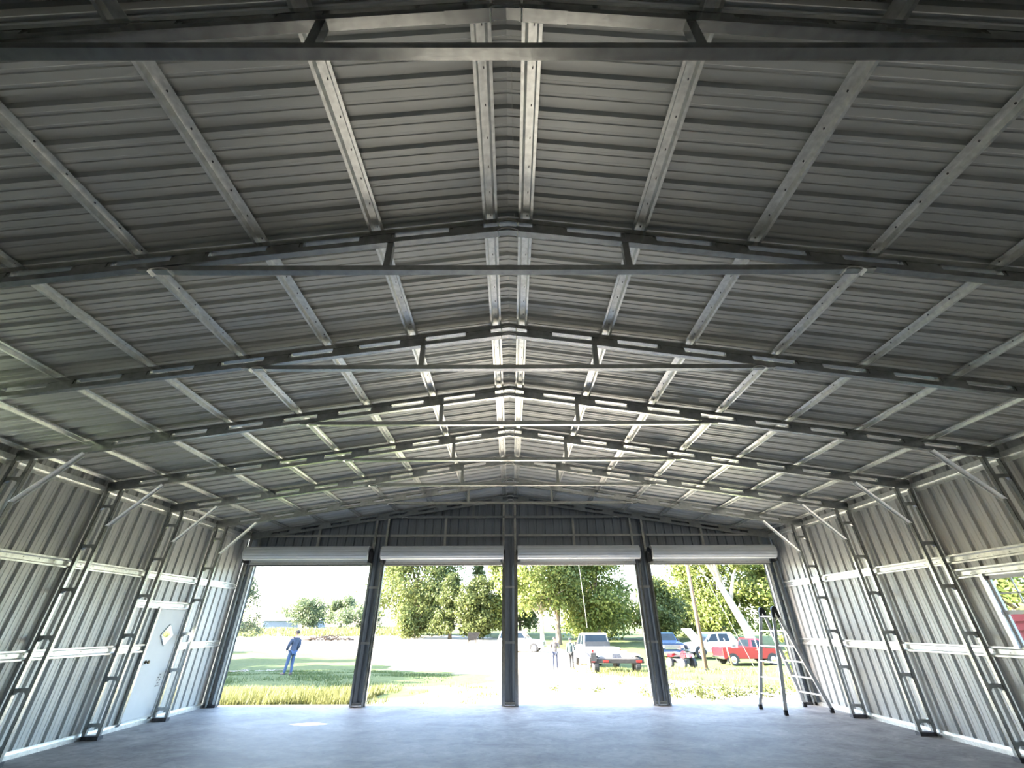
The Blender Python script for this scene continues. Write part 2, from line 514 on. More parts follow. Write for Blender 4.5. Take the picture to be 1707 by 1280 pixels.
# ------------------------------------------------------------------ far end wall with the four door openings
wb = empty('wall_back'); tag(wb, 'far end wall of dark ribbed sheet metal with four open door bays', kind='structure')
HD = 2.90
POSTS = [(-3.585, -3.225), (-.205, .155), (3.18, 3.54)]
x = -XW
while x < XW - 1e-6:
    x1 = min(x + PW, XW)
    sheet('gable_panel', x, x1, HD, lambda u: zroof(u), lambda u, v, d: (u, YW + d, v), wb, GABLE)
    x = x1
for a, b in POSTS:
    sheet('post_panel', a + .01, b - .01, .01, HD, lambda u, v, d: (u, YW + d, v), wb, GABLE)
    for xx in (a, b - TB):
        MB().box(xx, xx + TB, D0 - TB / 2, D0 + TB / 2 + .03, .005, ZB - SL * abs(xx) - .0).build('door_post', TUBE, wb)
    for zz in (.045, 1.205, 2.39):
        MB().box(a + TB, b - TB, D0 - .02, D0 + .03, zz - .025, zz + .025).build('post_rung', GIRTG, wb)
for sg in (-1, 1):
    a, b = (XI - .005, XW) 
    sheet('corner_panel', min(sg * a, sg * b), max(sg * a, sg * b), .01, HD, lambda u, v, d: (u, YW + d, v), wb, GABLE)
    MB().box(*sorted((sg * 6.575, sg * 6.625)), D0 - .03, YW, .005, HD).build('jamb', GALV, wb)
for a, b in ((-XI, POSTS[0][0]), (POSTS[0][1], POSTS[1][0]), (POSTS[1][1], POSTS[2][0]), (POSTS[2][1], XI)):
    MB().box(a, b, D0 - .02, D0 + .06, HD, HD + .06).build('door_header', GIRTG, wb)
# gable girt and studs
edges = [-6.3, POSTS[0][0], POSTS[0][1], POSTS[1][0], POSTS[1][1], POSTS[2][0], POSTS[2][1], 6.3]
for a, b in zip(edges, edges[1:]):
    MB().box(a + (TB if a > -6 and a in [p[1] for p in POSTS] else 0), b, D0 - .01, D0 + .045, 3.605, 3.655).build('gable_girt', GIRTG, wb)
for xx in (-5.05, -1.72, 1.68, 5.07):
    for a, b in ((HD + .06, 3.605), (3.655, ZB - SL * abs(xx))):
        MB().box(xx - .027, xx + .027, D0 - .02, D0 + .04, a, min(b, 4.09)).build('gable_stud', GIRTG, wb)

# ------------------------------------------------------------------ steel frames
def make_frame(brace=True, TUBE=TUBE):
    root = empty('steel_frame')
    for sg in (-1, 1):
        c = MB()
        for x0, x1 in ((XI, XI + TB), (XO - TB, XO)):
            c.box(*sorted((sg * x0, sg * x1)), -TB / 2, TB / 2, .05, ZB - SL * x0 + .01)
        col = c.build('column', TUBE, root, bevel=.006)
        for q in range(6):
            z = .19 + .622 * q
            r = MB().box(*sorted((sg * (XI + TB - .002), sg * (XO - TB + .002))), -.022, .022, z - .024, z + .024)
            for ex, dx in ((XI + TB, 1), (XO - TB, -1)):
                r.prism([(sg * ex, z - .055), (sg * (ex + dx * .032), z - .023), (sg * ex, z - .023)], 'y', -.02, .02)
            r.build('rung', TUBE, col)
        MB().box(*sorted((sg * (XI - .015), sg * (XO + .01))), -.05, .05, .001, .052).build('base_channel', PLATE, col)
        # two-chord rafter
        rf = MB()
        for zt, zb in ((ZB + TB, ZB), (ZT, ZT - TB)):
            x0, x1 = 0, XO + .005
            P = [(0, zb), (sg * x1, zb - SL * x1), (sg * x1, zt - SL * x1), (0, zt)]
            rf.prism(P, 'y', -TB / 2, TB / 2)
        raf = rf.build('rafter', TUBE, root)
        for q in range(9):
            xc = .364 + .763 * q
            if q == 8: xa, xb = xc - .15, XO
            else: xa, xb = xc - .15, xc + .15
            wp = MB()
            P = [(sg * xa, ZB + TB - .002 - SL * xa), (sg * xb, ZB + TB - .002 - SL * xb), (sg * xb, ZT - TB + .002 - SL * xb), (sg * xa, ZT - TB + .002 - SL * xa)]
            wp.prism(P, 'y', -.020, .020)
            # open ends of the short spacer tube seen as a lip
            wp.prism([(sg * (xa + .03), ZB + TB - .012 - SL * (xa + .03)), (sg * (xb - .03), ZB + TB - .012 - SL * (xb - .03)), (sg * (xb - .03), ZT - TB + .012 - SL * (xb - .03)), (sg * (xa + .03), ZT - TB + .012 - SL * (xa + .03))], 'y', -.0255, .0255)
            wp.build('web_plate', TUBE, raf)
        # hanger
        zc = ZB - SL * 1.0
        h = MB().box(*sorted((sg * .973, sg * 1.027)), -.024, .024, 4.125, zc + .006)
        h.build('hanger', TUBE, root)
        if brace:
            b = MB()
            p, q = Vector((sg * 5.93, -.0, 3.672)), Vector((sg * 6.560, 0, 2.985))
            b.beam(p, q, .075, .006, up=(-sg * 1, 0, -1))
            b.beam(p + Vector((0, .035, .0)), q + Vector((0, .035, .0)), .005, .05, up=(-sg * 1, 0, -1))
            b.build('knee_brace', BRACE, root)
    # collar tie with flattened upturned ends
    zt = 4.073
    t = MB()
    t.box(-2.62, 2.62, -TB / 2, TB / 2, zt, zt + TB)
    for sg in (-1, 1):
        t.prism([(sg * 2.62, zt), (sg * 3.02, zt + .012), (sg * 3.02, ZB - SL * 3.02 + .012), (sg * 2.62, zt + TB)], 'y', -TB / 2, TB / 2)
    ct = t.build('collar_tie', TUBE, root)
    for sg in (-1, 1):
        a = MB()
        n = 8; P = []
        for k in range(n + 1):
            g = PI * k / n
            P.append((sg * 2.84 + .085 * math.cos(g), zt + .004 + .035 * math.sin(g) - .006))
        P = P + [(sg * 2.84 - .085, zt - .012), (sg * 2.84 + .085, zt - .012)]
        for k in range(n):
            p0, p1 = P[k], P[k + 1]
            a.prism([p0, p1, (p1[0], p1[1] - .012), (p0[0], p0[1] - .012)], 'y', -.034, .034)
        a.build('end_crimp', GALV, ct)
    # bent crowns at the ridge
    for zz in (ZB, ZT - TB):
        a = MB(); n = 10
        P = []
        for k in range(n + 1):
            g = PI * k / n
            P.append((.085 * math.cos(g), zz - .026 + .042 * math.sin(g)))
        for k in range(n):
            p0, p1 = P[k], P[k + 1]
            a.prism([p0, p1, (p1[0] * 1.12, p1[1] + .012), (p0[0] * 1.12, p0[1] + .012)], 'y', -.033, .033)
        a.build('ridge_bend', GALV, root)
    for sg in (-1, 1):
        a = MB()
        x0, x1 = .07, .34
        for zz in (ZB,):
            a.prism([(sg * x0, zz - .004 - SL * x0), (sg * x1, zz - .004 - SL * x1), (sg * x1, zz + TB + .003 - SL * x1), (sg * x0, zz + TB + .003 - SL * x0)], 'y', -TB / 2 - .004, TB / 2 + .004)
        a.build('splice_sleeve', TUBE, root)
    return root
FL = {0: 'farthest steel frame, fixed to the end wall above the roll-up doors',
      1: 'first steel frame in front of the end wall, just before the roll-up doors',
      2: 'third steel frame counted from the far end wall',
      3: 'fourth steel frame counted from the far end wall',
      4: 'fifth steel frame counted from the far end wall, its feet outside the picture',
      5: 'third steel roof frame counted from the viewpoint',
      6: 'second steel roof frame counted from the viewpoint',
      7: 'nearest steel roof frame, cut off by the top edge of the picture'}
fr1 = make_frame(True)
fr0 = make_frame(False, mat('weathered_zinc_tube', (.34, .35, .34), .5, .4, .14, 14))  # same tube steel; colour and metalness set to mimic light on this frame
fr0.location = (0, D0, 0)
tag(fr0, FL[0], 'frame', 'steel portal frames')
for i in range(1, 8):
    o = fr1 if i == 1 else copy_tree(fr1)
    o.location = (0, FY(i), 0)
    tag(o, FL[i], 'frame', 'steel portal frames')

# ------------------------------------------------------------------ hat channel purlins and girts
def hat(name, L, parent=None):
    """profile in (s, t): t=0 flange plane, crown at t=.032; runs along y from 0 to L"""
    t = .0018
    P = [(-.064, 0), (-.042, 0), (-.027, .038), (.027, .038), (.042, 0), (.064, 0)]
    Q = [(.064, t), (.0435, t), (.0285, .038 + t), (-.0285, .038 + t), (-.0435, t), (-.064, t)]
    n = len(P) + len(Q)
    pts = P + Q
    vs = [(s, 0, z) for s, z in pts] + [(s, L, z) for s, z in pts]
    fs = [(i, (i + 1) % n, n + (i + 1) % n, n + i) for i in range(n)]
    me = bpy.data.meshes.new(name); me.from_pydata(vs, [], fs)
    return me
def screws(L):
    b = MB()
    k = .11
    while k < L:
        b.box(.006, .012, k - .005, k + .005, .026, .0385)
        k += PER
    return b.mesh('screws')
PL = YW - YREAR
pme = hat('roof_purlin', PL); pme.materials.append(GALV)
sme = screws(PL); sme.materials.append(PLATE)
ORD = ['first', 'second', 'third', 'fourth', 'fifth', 'sixth', 'seventh', 'eighth']
PX = [.155, 1.14, 2.10, 3.06, 4.03, 5.0, 5.96, 6.74]
for sg in (-1, 1):
    for i, px in enumerate(PX):
        p = link('roof_purlin', pme, None)
        p.location = (sg * px, YREAR, ZT - SL * px)
        p.rotation_euler = (0, math.atan(SL) * sg, 0)
        tag(p, 'galvanized hat channel purlin, %s from the ridge on the %s roof slope' % (ORD[i], 'left' if sg < 0 else 'right'), 'purlin', 'roof purlins')
        sc = link('screws', sme, None, p); sc['kind'] = 'stuff'
def girt(sg, z, y0, y1, label):
    me = hat('wall_girt', y1 - y0); me.materials.append(GALV)
    o = link('wall_girt', me, None)
    o.location = (sg * XO, y0, z)
    o.rotation_euler = (0, sg * PI / 2, 0)
    s2 = screws(y1 - y0); s2.materials.append(PLATE)
    q = link('screws', s2, None, o); q['kind'] = 'stuff'
    return tag(o, label, 'girt', 'wall girts')
girt(-1, 2.42, YREAR, D0 - .03, 'upper horizontal galvanized girt along the left wall')
girt(-1, 1.215, YREAR, DOOR[0] - .05, 'lower horizontal galvanized girt on the left wall, running up to the white door')
girt(-1, 1.215, DOOR[1] + .05, D0 - .03, 'short lower girt on the left wall between the white door and the roll-up door')
girt(-1, 1.935, FY(2) + .03, FY(1) + .05, 'short galvanized header above the white walk door')
girt(1, 2.42, YREAR, D0 - .03, 'upper horizontal galvanized girt along the right wall')
girt(1, 1.215, YREAR, D0 - .03, 'lower horizontal galvanized girt along the right wall')
girt(1, 2.215, WIN[0] - .6, FY(3) - .03, 'short galvanized header above the right wall window')

# ------------------------------------------------------------------ walk door on the left wall
d = empty('door_1', (-XW, 0, 0))
tag(d, 'white steel walk door with a small diamond window in the left wall', kind='structure')
y0, y1, z0, z1 = DOOR
yc, zc, hw, hh = 9.775, 1.42, .17, .18
def slab_with_diamond():
    b = MB()
    for xx in (-.02, .022):
        pass
    ring_o = [(y0 + .03, z0 + .01), (y1 - .03, z0 + .01), (y1 - .03, z1 - .03), (y0 + .03, z1 - .03)]
    ring_i = [(yc, zc - hh), (yc + hw, zc), (yc, zc + hh), (yc - hw, zc)]
    # split outer ring so each diamond corner links to an edge midpoint
    mids = [(yc, ring_o[0][1]), (ring_o[1][0], zc), (yc, ring_o[2][1]), (ring_o[0][0], zc)]
    vs = []; fs = []
    for xx in (.0, .042):
        k = len(vs)
        vs += [(xx, *p) for p in ring_o] + [(xx, *p) for p in mids] + [(xx, *p) for p in ring_i]
        O, M, I = k, k + 4, k + 8
        fs += [(O, M, I, I + 3, M + 3), (O + 1, M + 1, I + 1, I, M), (O + 2, M + 2, I + 2, I + 1, M + 1), (O + 3, M + 3, I + 3, I + 2, M + 2)]
    for q in range(4):
        a, bb = 8 + q, 8 + (q + 1) % 4
        fs.append((a, bb, 12 + bb, 12 + a))
    for a, bb in ((0, 4), (4, 1), (1, 5), (5, 2), (2, 6), (6, 3), (3, 7), (7, 0)):
        fs.append((a, bb, 12 + bb, 12 + a))
    return b.add(vs, fs)
leaf = slab_with_diamond().build('door_leaf', WHITE, d)
fr = MB()
for p, q in (((yc, zc - hh), (yc + hw, zc)), ((yc + hw, zc), (yc, zc + hh)), ((yc, zc + hh), (yc - hw, zc)), ((yc - hw, zc), (yc, zc - hh))):
    fr.beam((.043, *p), (.043, *q), .02, .035, up=(1, 0, 0))
tag(fr.build('diamond_frame', WHITE, leaf), 'white diamond shaped window frame')
MB().add([(.02, yc, zc - hh), (.02, yc + hw, zc), (.02, yc, zc + hh), (.02, yc - hw, zc)], [(0, 1, 2, 3)]).build('diamond_pane', GLASS, leaf)
f2 = MB()
f2.box(-.03, .05, y0, y0 + .03, 0, z1); f2.box(-.03, .05, y1 - .03, y1, 0, z1); f2.box(-.03, .05, y0, y1, z1 - .03, z1); f2.box(-.03, .05, y0, y1, .085, z0 + .008)
f2.build('door_frame', WHITE, d)
MB().box(.0, .06, y0 - .055, y0 - .003, .086, 1.90).build('stud', TUBE, d)
kn = MB().lathe_x([(0, .03), (.008, .03), (.012, .012), (.04, .012), (.045, .026), (.06, .03), (.072, .02)], 14, (.042, y0 + .10, .985))
kn.build('door_knob', mat('aged_brass', (.22, .17, .10), .35, .9, .2, 20), leaf, smooth=True)
pr = MB()
for q in range(5):
    zz = .74 - q * .045
    for j in range(4):
        if (q + j) % 3: pr.box(.0425, .0432, 9.93 + j * .025, 9.947 + j * .025, zz, zz + .026)
tag(pr.build('printed_mark', PRINT, leaf), 'small dark stencilled print')

# ------------------------------------------------------------------ sash windows
def sash_window(name, sg, dims, label):
    wd = empty(name, (sg * XW, 0, 0)); tag(wd, label, kind='structure')
    wd.scale = (sg, 1, 1)
    y0, y1, z0, z1 = dims
    b = MB()
    b.box(-.02, .012, y0, y0 + .03, z0, z1); b.box(-.02, .012, y1 - .03, y1, z0, z1); b.box(-.02, .012, y0, y1, z0, z0 + .045); b.box(-.02, .012, y0, y1, z1 - .045, z1)
    b.build('window_frame', WHITE, wd)
    zm = (z0 + z1) / 2
    MB().box(-.018, .012, y0 + .03, y1 - .03, zm - .03, zm + .02).build('meeting_rail', WHITE, wd)
    for q in (1, 2):
        yy = y0 + (y1 - y0) * q / 3
        MB().box(-.006, .006, yy - .009, yy + .009, zm + .02, z1 - .045).build('muntin', WHITE, wd)
    MB().box(-.006, .006, y0 + .045, y1 - .045, (zm + z1) / 2 - .009, (zm + z1) / 2 + .009).build('muntin', WHITE, wd)
    for a, c in ((z0 + .045, zm - .03), (zm + .02, z1 - .045)):
        MB().add([(.002, y0 + .03, a), (.002, y1 - .03, a), (.002, y1 - .03, c), (.002, y0 + .03, c)], [(0, 1, 2, 3)]).build('pane', GLASS, wd)
    MB().box(-.065, -.005, y1 + .002, y1 + .06, z0 + .02, z1 + .03).build('stud', GALV, wd)
    MB().box(-.065, -.005, y0 - .06, y0 - .002, z0 + .02, z1 + .03).build('stud', GALV, wd)

sash_window('window_1', 1, WIN, 'white framed sash window with divided panes in the right wall')
for k, dm in enumerate(FILLWIN):
    sash_window('window_%d' % (k + 2), -1, dm, ['white framed high sash window in the left wall, farther from the viewpoint', 'white framed high sash window in the left wall, nearer the viewpoint'][k])

# ------------------------------------------------------------------ roll-up doors
ROLLS = [(-6.69, -3.56, 'leftmost roll-up door, rolled open above the bay with the man in blue'),
         (-3.255, -.165, 'second roll-up door from the left, rolled open in front of the dense trees'),
         (.18, 3.265, 'third roll-up door from the left, rolled open above the trailer'),
         (3.565, 6.69, 'rightmost roll-up door, rolled open above the ladder')]
for a, b, lab in ROLLS:
    root = empty('roll_up_door', ((a + b) / 2, D0, 0))
    tag(root, lab, 'roll-up door', 'rolled open doors')
    hw = (b - a) / 2
    n = 96
    vs = []; fs = []
    cy, cz, R = -.28, 3.162, .150
    def rr(k):
        ph = (k / n * 12) % 1
        return R + (.012 if ph < .55 else 0)
    for xx, s in ((-hw + .02, 1), (hw - .02, 1)):
        for k in range(n):
            t = 2 * PI * k / n
            vs.append((xx, cy + rr(k) * math.cos(t), cz + rr(k) * math.sin(t)))
    fs = [(k, (k + 1) % n, n + (k + 1) % n, n + k) for k in range(n)] + [tuple(range(n - 1, -1, -1)), tuple(range(n, 2 * n))]
    MB().add(vs, fs).build('curtain_roll', ROLL_M, root)
    for sg in (-1, 1):
        MB().lathe_x([(-.012, R + .004), (-.012, R + .014), (.012, R + .014), (.012, R + .004)], 40, (sg * (hw - .015), cy, cz)).build('drum_rim', WHITE, root, smooth=False)
        br = MB().box(*sorted((sg * (hw + .005), sg * (hw + .02))), cy - .05, -.03, cz - .22, cz + .07)
        br.lathe_x([(-.03, .035), (.03, .035)], 12, (sg * (hw + .005), cy, cz))
        br.lathe_x([(-.008, .07), (.008, .07)], 16, (sg * (hw + .028), cy, cz))
        brk = br.build('bracket', BLACK, root)
        MB().box(*sorted((sg * (hw + .002), sg * (hw + .04))), -.09, -.032, .005, 2.92).build('guide_track', TUBE, root)
        MB().box(*sorted((sg * (hw - .42), sg * (hw - .16))), -.165, -.085, 2.968, 2.982).build('stop_bracket', GALV, root)
    # hanging tail of the curtain and its bottom bar
    cu = MB()
    for q in range(3):
        cu.box(-hw + .085, hw - .085, -.118, -.112 + .006 * (q % 2), 2.965 + q * .02, 2.985 + q * .02)
    cu.build('curtain_tail', ROLL_M, root)
    bb = MB().box(-hw + .08, hw - .08, -.15, -.075, 2.905, 2.925)
    bb.box(-hw + .08, hw - .08, -.125, -.105, 2.925, 2.968)
    bb.build('bottom_bar', ALU, root)
    MB().box(-hw + .08, hw - .08, -.13, -.09, 2.888, 2.905).build('bottom_seal', RUBBER, root)
# pull chain gear on the leftmost and rightmost doors
for xx, lab in ((-3.52, 'black chain hoist wheel on the leftmost roll-up door shaft'), (3.515, 'black chain hoist wheel on the rightmost roll-up door shaft')):
    h = empty('chain_hoist', (xx, D0 - .28, 3.162)); tag(h, lab, 'hoist', 'chain hoists')
    MB().lathe_x([(-.012, .06), (-.012, .115), (-.004, .10), (.004, .10), (.012, .115), (.012, .06)], 20, (0, 0, 0)).build('chain_wheel', BLACK, h)
    MB().lathe_x([(-.03, .03), (.03, .03)], 12, (0, 0, 0)).build('hub', PLATE, h)

# ------------------------------------------------------------------ ladder
def ladder():
    root = empty('stepladder', (5.88, 10.9, 0))
    tag(root, 'silver multi-position folding ladder standing open beside the right wall', 'ladder')
    O = Vector((5.88, 10.9, 0))
    top = [Vector((5.86, 11.17, 1.85)), Vector((5.85, 10.62, 1.85))]
    feet = {'a': [Vector((5.29, 11.10, 0)), Vector((5.43, 10.46, 0))], 'b': [Vector((6.38, 11.36, 0)), Vector((6.49, 10.69, 0))]}
    for s in 'ab':
        ft = feet[s]
        sec = MB()
        dx = -.03 if s == 'a' else .03
        P = [[t + Vector((dx, 0, -.06)), f + Vector((0, 0, .07))] for t, f in zip(top, ft)]
        # inner (upper) rails
        inn = [[p[0], p[0].lerp(p[1], .93)] for p in P]
        out = Vector((0, 0, 0))
        r1 = MB()
        for j, (p, q) in enumerate(inn):
            r1.beam(p - O, q - O, .024, .062, up=(1, 0, .3))
        ir = r1.build('inner_rails', ALU, root)
        r2 = MB()
        for j, p in enumerate(P):
            sh = Vector((0, .03 if j == 0 else -.03, 0))
            a = p[0].lerp(p[1], .20 if s == 'b' else .48) + sh
            bq = p[1].lerp(p[1], 1) + sh
            bq.z = .06
            r2.beam(a - O, bq - O, .026, .07, up=(1, 0, .3))
        r2.build('outer_rails', ALU, root)
        for j, p in enumerate(P):
            sh = Vector((0, .03 if j == 0 else -.03, 0))
            q = p[1] + sh - O
            MB().box(q.x - .034, q.x + .034, q.y - .022, q.y + .022, .001, .085).build('rubber_foot', RUBBER, root)
        for k in range(6):
            t = .045 + k * .166
            a = P[0][0].lerp(P[0][1], t); c = P[1][0].lerp(P[1][1], t)
            MB().beam(a - O, c - O, .045, .026, up=(0, 0, 1)).build('rung', ALU, root)
    for t in top:
        hg = MB()
        hg.lathe_x([(-.03, .05), (-.03, .06), (.03, .06), (.03, .05)], 16, t - O + Vector((0, 0, -.005)), ax='y')
        for s in 'ab':
            f = feet[s][0 if t is top[0] else 1]
            dx = -.03 if s == 'a' else .03
            e = (t + Vector((dx, 0, -.06))).lerp(f, .06)
            hg.beam(t - O + Vector((dx, 0, -.01)), e - O, .034, .07, up=(1, 0, .3))
        hg.build('hinge', BLACK, root)
ladder()

# string line along the ridge
st = MB().tube([(.03, FY(7) + .25, zroof(0) - .06), (.055, FY(6) - .05, ZT - .03)], .0016, 5)
tag(st.build('string_line', CABLE), 'thin pale string stretched under the ridge between the two nearest frames', 'string')

# ------------------------------------------------------------------ trees
def leaves(centers, radii, count, size, up_bias=.3, squash=1.0, droop=0.0, rng=RNG):
    centers = np.array(centers); radii = np.array(radii)
    if radii.ndim == 1: radii = np.repeat(radii[:, None], 3, 1) * np.array([1, 1, squash])
    wgt = (radii[:, 0] * radii[:, 2]); wgt = wgt / wgt.sum()
    pick = rng.choice(len(centers), count, p=wgt)
    d = rng.normal(size=(count, 3)); d /= np.linalg.norm(d, axis=1)[:, None]
    r = rng.uniform(.35, 1.25, count)
    p = centers[pick] + d * radii[pick] * r[:, None]
    n = d + rng.normal(size=(count, 3)) * .7 + np.array([0, 0, up_bias])
    n /= np.linalg.norm(n, axis=1)[:, None]
    a = np.cross(n, rng.normal(size=(count, 3))); a /= np.linalg.norm(a, axis=1)[:, None]
    b = np.cross(n, a)
    s = size * rng.uniform(.6, 1.25, count)[:, None]
    if droop: b = b * .4 + np.array([0, 0, -droop])
    tip = -n * .12 * s
    v = np.stack([p - a * s * .5, p + b * s * .28 + tip * 0, p + a * s * .5 + tip, p - b * s * .28], 1)
    return v.reshape(-1, 3)
def tree(label, loc, h, crown_w, base, lm, bark, n, size, seed, trunk_r=.25, lean=(0, 0), shape='round', nblob=26, cat='tree', name='broadleaf_tree', group=None, trunk_top=.75, limbs=7):
    rng = np.random.default_rng(seed)
    root = empty(name, (loc[0], loc[1], gz(loc[1]) - .05))
    tag(root, label, cat, group)
    cs = []; rs = []
    for k in range(nblob):
        t = rng.uniform(0, 1)
        z = base + (h - base) * (.12 + .80 * t)
        if shape == 'round': wv = math.sin(PI * (.12 + .8 * t)) ** .7
        elif shape == 'cone': wv = (1 - t) ** .8 * .95 + .12
        elif shape == 'flat': wv = math.sin(PI * (.25 + .6 * t)) ** .5
        else: wv = 1
        ang = rng.uniform(0, 2 * PI); rad = crown_w / 2 * wv * rng.uniform(.25, .85)
        cs.append((lean[0] * t + rad * math.cos(ang), lean[1] * t + rad * math.sin(ang), z))
        rs.append(crown_w * rng.uniform(.11, .19) * (.8 if shape == 'cone' else 1))
    v = leaves(cs, rs, n, size, squash=.8, rng=rng)
    link('foliage', fast_mesh('foliage', v, 4, lm), None, root)
    tr = MB()
    top = Vector((lean[0] * .9, lean[1] * .9, h * trunk_top))
    pts = [Vector((0, 0, 0)), Vector((0, 0, .3)) + top * .03]
    for k in range(1, 7):
        t = k / 6
        pts.append(Vector((top.x * t + rng.normal() * .12 * trunk_r * 2, top.y * t, .3 + (h * trunk_top - .3) * t)))
    rad = [trunk_r * 1.35, trunk_r * 1.08] + [trunk_r * (1 - .8 * k / 6) for k in range(1, 7)]
    tr.tube(pts, rad, 9)
    tr.build('trunk', bark, root, smooth=True)
    for k in range(limbs):
        i = rng.integers(0, len(cs))
        c = Vector(cs[i])
        tz = min(h * trunk_top * .9, max(base * .6, c.z * .55))
        t = tz / (h * trunk_top)
        s0 = Vector((top.x * t, top.y * t, tz))
        mid = s0.lerp(c, .5) + Vector((0, 0, .06 * h * rng.uniform(0, 1)))
        MB().tube([s0, mid, c], [trunk_r * .42, trunk_r * .28, trunk_r * .1], 6).build('branch', bark, root, smooth=True)
    return root

# door 1: far field
tree('feathery grey-green pine at the left edge of the leftmost door bay', (-37.4, 66), 8.6, 8.2, .6, LEAF_PINE, BARK, 3800, .34, 11, .20, shape='cone', nblob=40, name='pine_tree', trunk_top=.95)
tree('broad grey-green oak far across the field beside the low shed', (-54.5, 128), 6.6, 15, 1.0, LEAF_GREY, BARK, 7000, .55, 12, .35, shape='round', nblob=24, name='oak_tree')
tree('taller rounded oak far across the field, right of the man in blue', (-43.5, 124), 7.0, 10, .8, LEAF_GREY, BARK, 6000, .55, 13, .35, nblob=22, name='oak_tree')
tree('low bushy tree far across the field against the first door post', (-34.5, 112), 4.6, 10.5, .2, LEAF_GREY, BARK, 5000, .5, 14, .25, nblob=20, name='bushy_tree')
tree('small round tree above the roof of the low shed', (-66, 142), 4.4, 5.5, .4, LEAF_GREY, BARK, 1800, .5, 15, .2, nblob=10, name='round_tree')
# door 2
tree('tall dense oak filling the left of the second door bay', (-17.2, 86), 16.5, 19, .8, LEAF_OAK, BARK, 22000, .55, 21, .45, nblob=56, name='oak_tree')
tree('rounded leafy bush in front of the oak in the second door bay', (-15.5, 79), 4.8, 8.4, .0, LEAF_OAK, BARK, 7000, .42, 22, .15, nblob=26, name='rounded_bush', cat='bush')
tree('dark cedar standing in the middle of the second door bay', (-9.6, 77), 9.8, 6.8, .0, LEAF_CEDAR, BARK, 12000, .42, 23, .25, shape='cone', nblob=90, name='cedar_tree')
tree('dense olive cedar behind the dark metal hopper', (-5.4, 75), 8.8, 7.6, .0, LEAF_CEDAR, BARK, 14000, .42, 24, .25, shape='round', nblob=80, name='cedar_tree')
tree('bright leafy tree beside the middle door post in the second bay', (-1.2, 76), 14, 8.0, .3, LEAF_BRIGHT, BARK, 13000, .46, 25, .3, nblob=30, name='broadleaf_tree')
tree('tall thin cedar rising behind the hopper trees', (-6.4, 90), 13.2, 6.2, .5, LEAF_CEDAR, BARK, 7000, .5, 26, .25, shape='cone', nblob=60, name='cedar_tree')
# door 3
tree('large shade tree with pale trunk left in the third door bay', (3.9, 61), 14.5, 12, 3.2, LEAF_BRIGHT, PALEBARK, 15000, .42, 31, .26, nblob=38, name='shade_tree', limbs=10)
tree('large shade tree with dark trunk in the middle of the third door bay', (6.1, 63), 14.8, 11, 3.2, LEAF_OAK, BARK, 13000, .42, 32, .34, nblob=34, name='shade_tree', limbs=10)
tree('leafy shade tree on the right of the third door bay', (11.6, 65), 13.8, 12.5, .8, LEAF_BRIGHT, BARK, 19000, .44, 33, .32, nblob=56, name='shade_tree', limbs=8)
tree('low leafy tree behind the white pickup at the back of the third bay', (13.6, 74), 6.2, 13, .2, LEAF_BRIGHT, BARK, 8000, .46, 34, .2, nblob=30, name='leafy_tree')
tree('distant dark tree between the middle post and the shade trees', (1.6, 88), 9.5, 10, .2, LEAF_OAK, BARK, 6500, .5, 35, .3, nblob=24, name='leafy_tree')
# door 4
tree('dark rounded tree behind the blue pickup in the fourth bay', (22.4, 72), 8.0, 9.5, .2, LEAF_OAK, BARK, 8500, .46, 41, .3, nblob=28, name='leafy_tree')
tree('yellow-green tree rising behind the white pickup with raised hood', (24.6, 57), 12.0, 10.5, 1.0, LEAF_BRIGHT, BARK, 13500, .40, 42, .28, nblob=36, name='leafy_tree', limbs=9)
tree('leafy tree at the right edge of the fourth bay above the ladder', (31.5, 56), 11.5, 9.5, .4, LEAF_BRIGHT, BARK, 11000, .42, 43, .28, nblob=30, name='leafy_tree')
tree('low dark thicket tree far behind the red pickup', (29.0, 76), 6.5, 14, .1, LEAF_OAK, BARK, 7500, .5, 44, .25, nblob=26, name='thicket_tree')
lt = tree('thick leaning tree with pale sunlit trunk behind the red pickup', (24.6, 50), 13.5, 7.5, 7.5, LEAF_BRIGHT, PALEBARK, 5000, .42, 45, .48, lean=(-4.2, 0), nblob=16, name='leaning_tree', trunk_top=.9, limbs=5)
# right, seen through the side window
tree('green tree seen through the right wall window', (36, 33.5), 6.5, 10, .3, LEAF_BRIGHT, BARK, 6000, .45, 51, .3, nblob=22, name='leafy_tree')
# trees on the left whose shade falls over the lawn
SHADE = [(-28.5, 18.6, 11.0, 7.5), (-26.5, 23.6, 11.6, 7.5), (-31, 29.5, 12, 9), (-36.5, 36, 12.5, 9.5), (-41, 43, 12.5, 9.5), (-47, 57.5, 13, 9)]
SHLAB = ['spreading tree left of the lawn, nearest the building', 'second tree left of the lawn, counted from the building', 'third tree left of the lawn, counted from the building', 'fourth tree left of the lawn, counted from the building', 'fifth tree left of the lawn, counted from the building', 'farthest tree left of the lawn']
for k, (xx, yy, hh, ww) in enumerate(SHADE):
    tree(SHLAB[k], (xx, yy), hh, ww, .4, LEAF_OAK, BARK, 11000, .62, 61 + k, .4, nblob=46, name='shade_tree', group='trees left of the lawn')

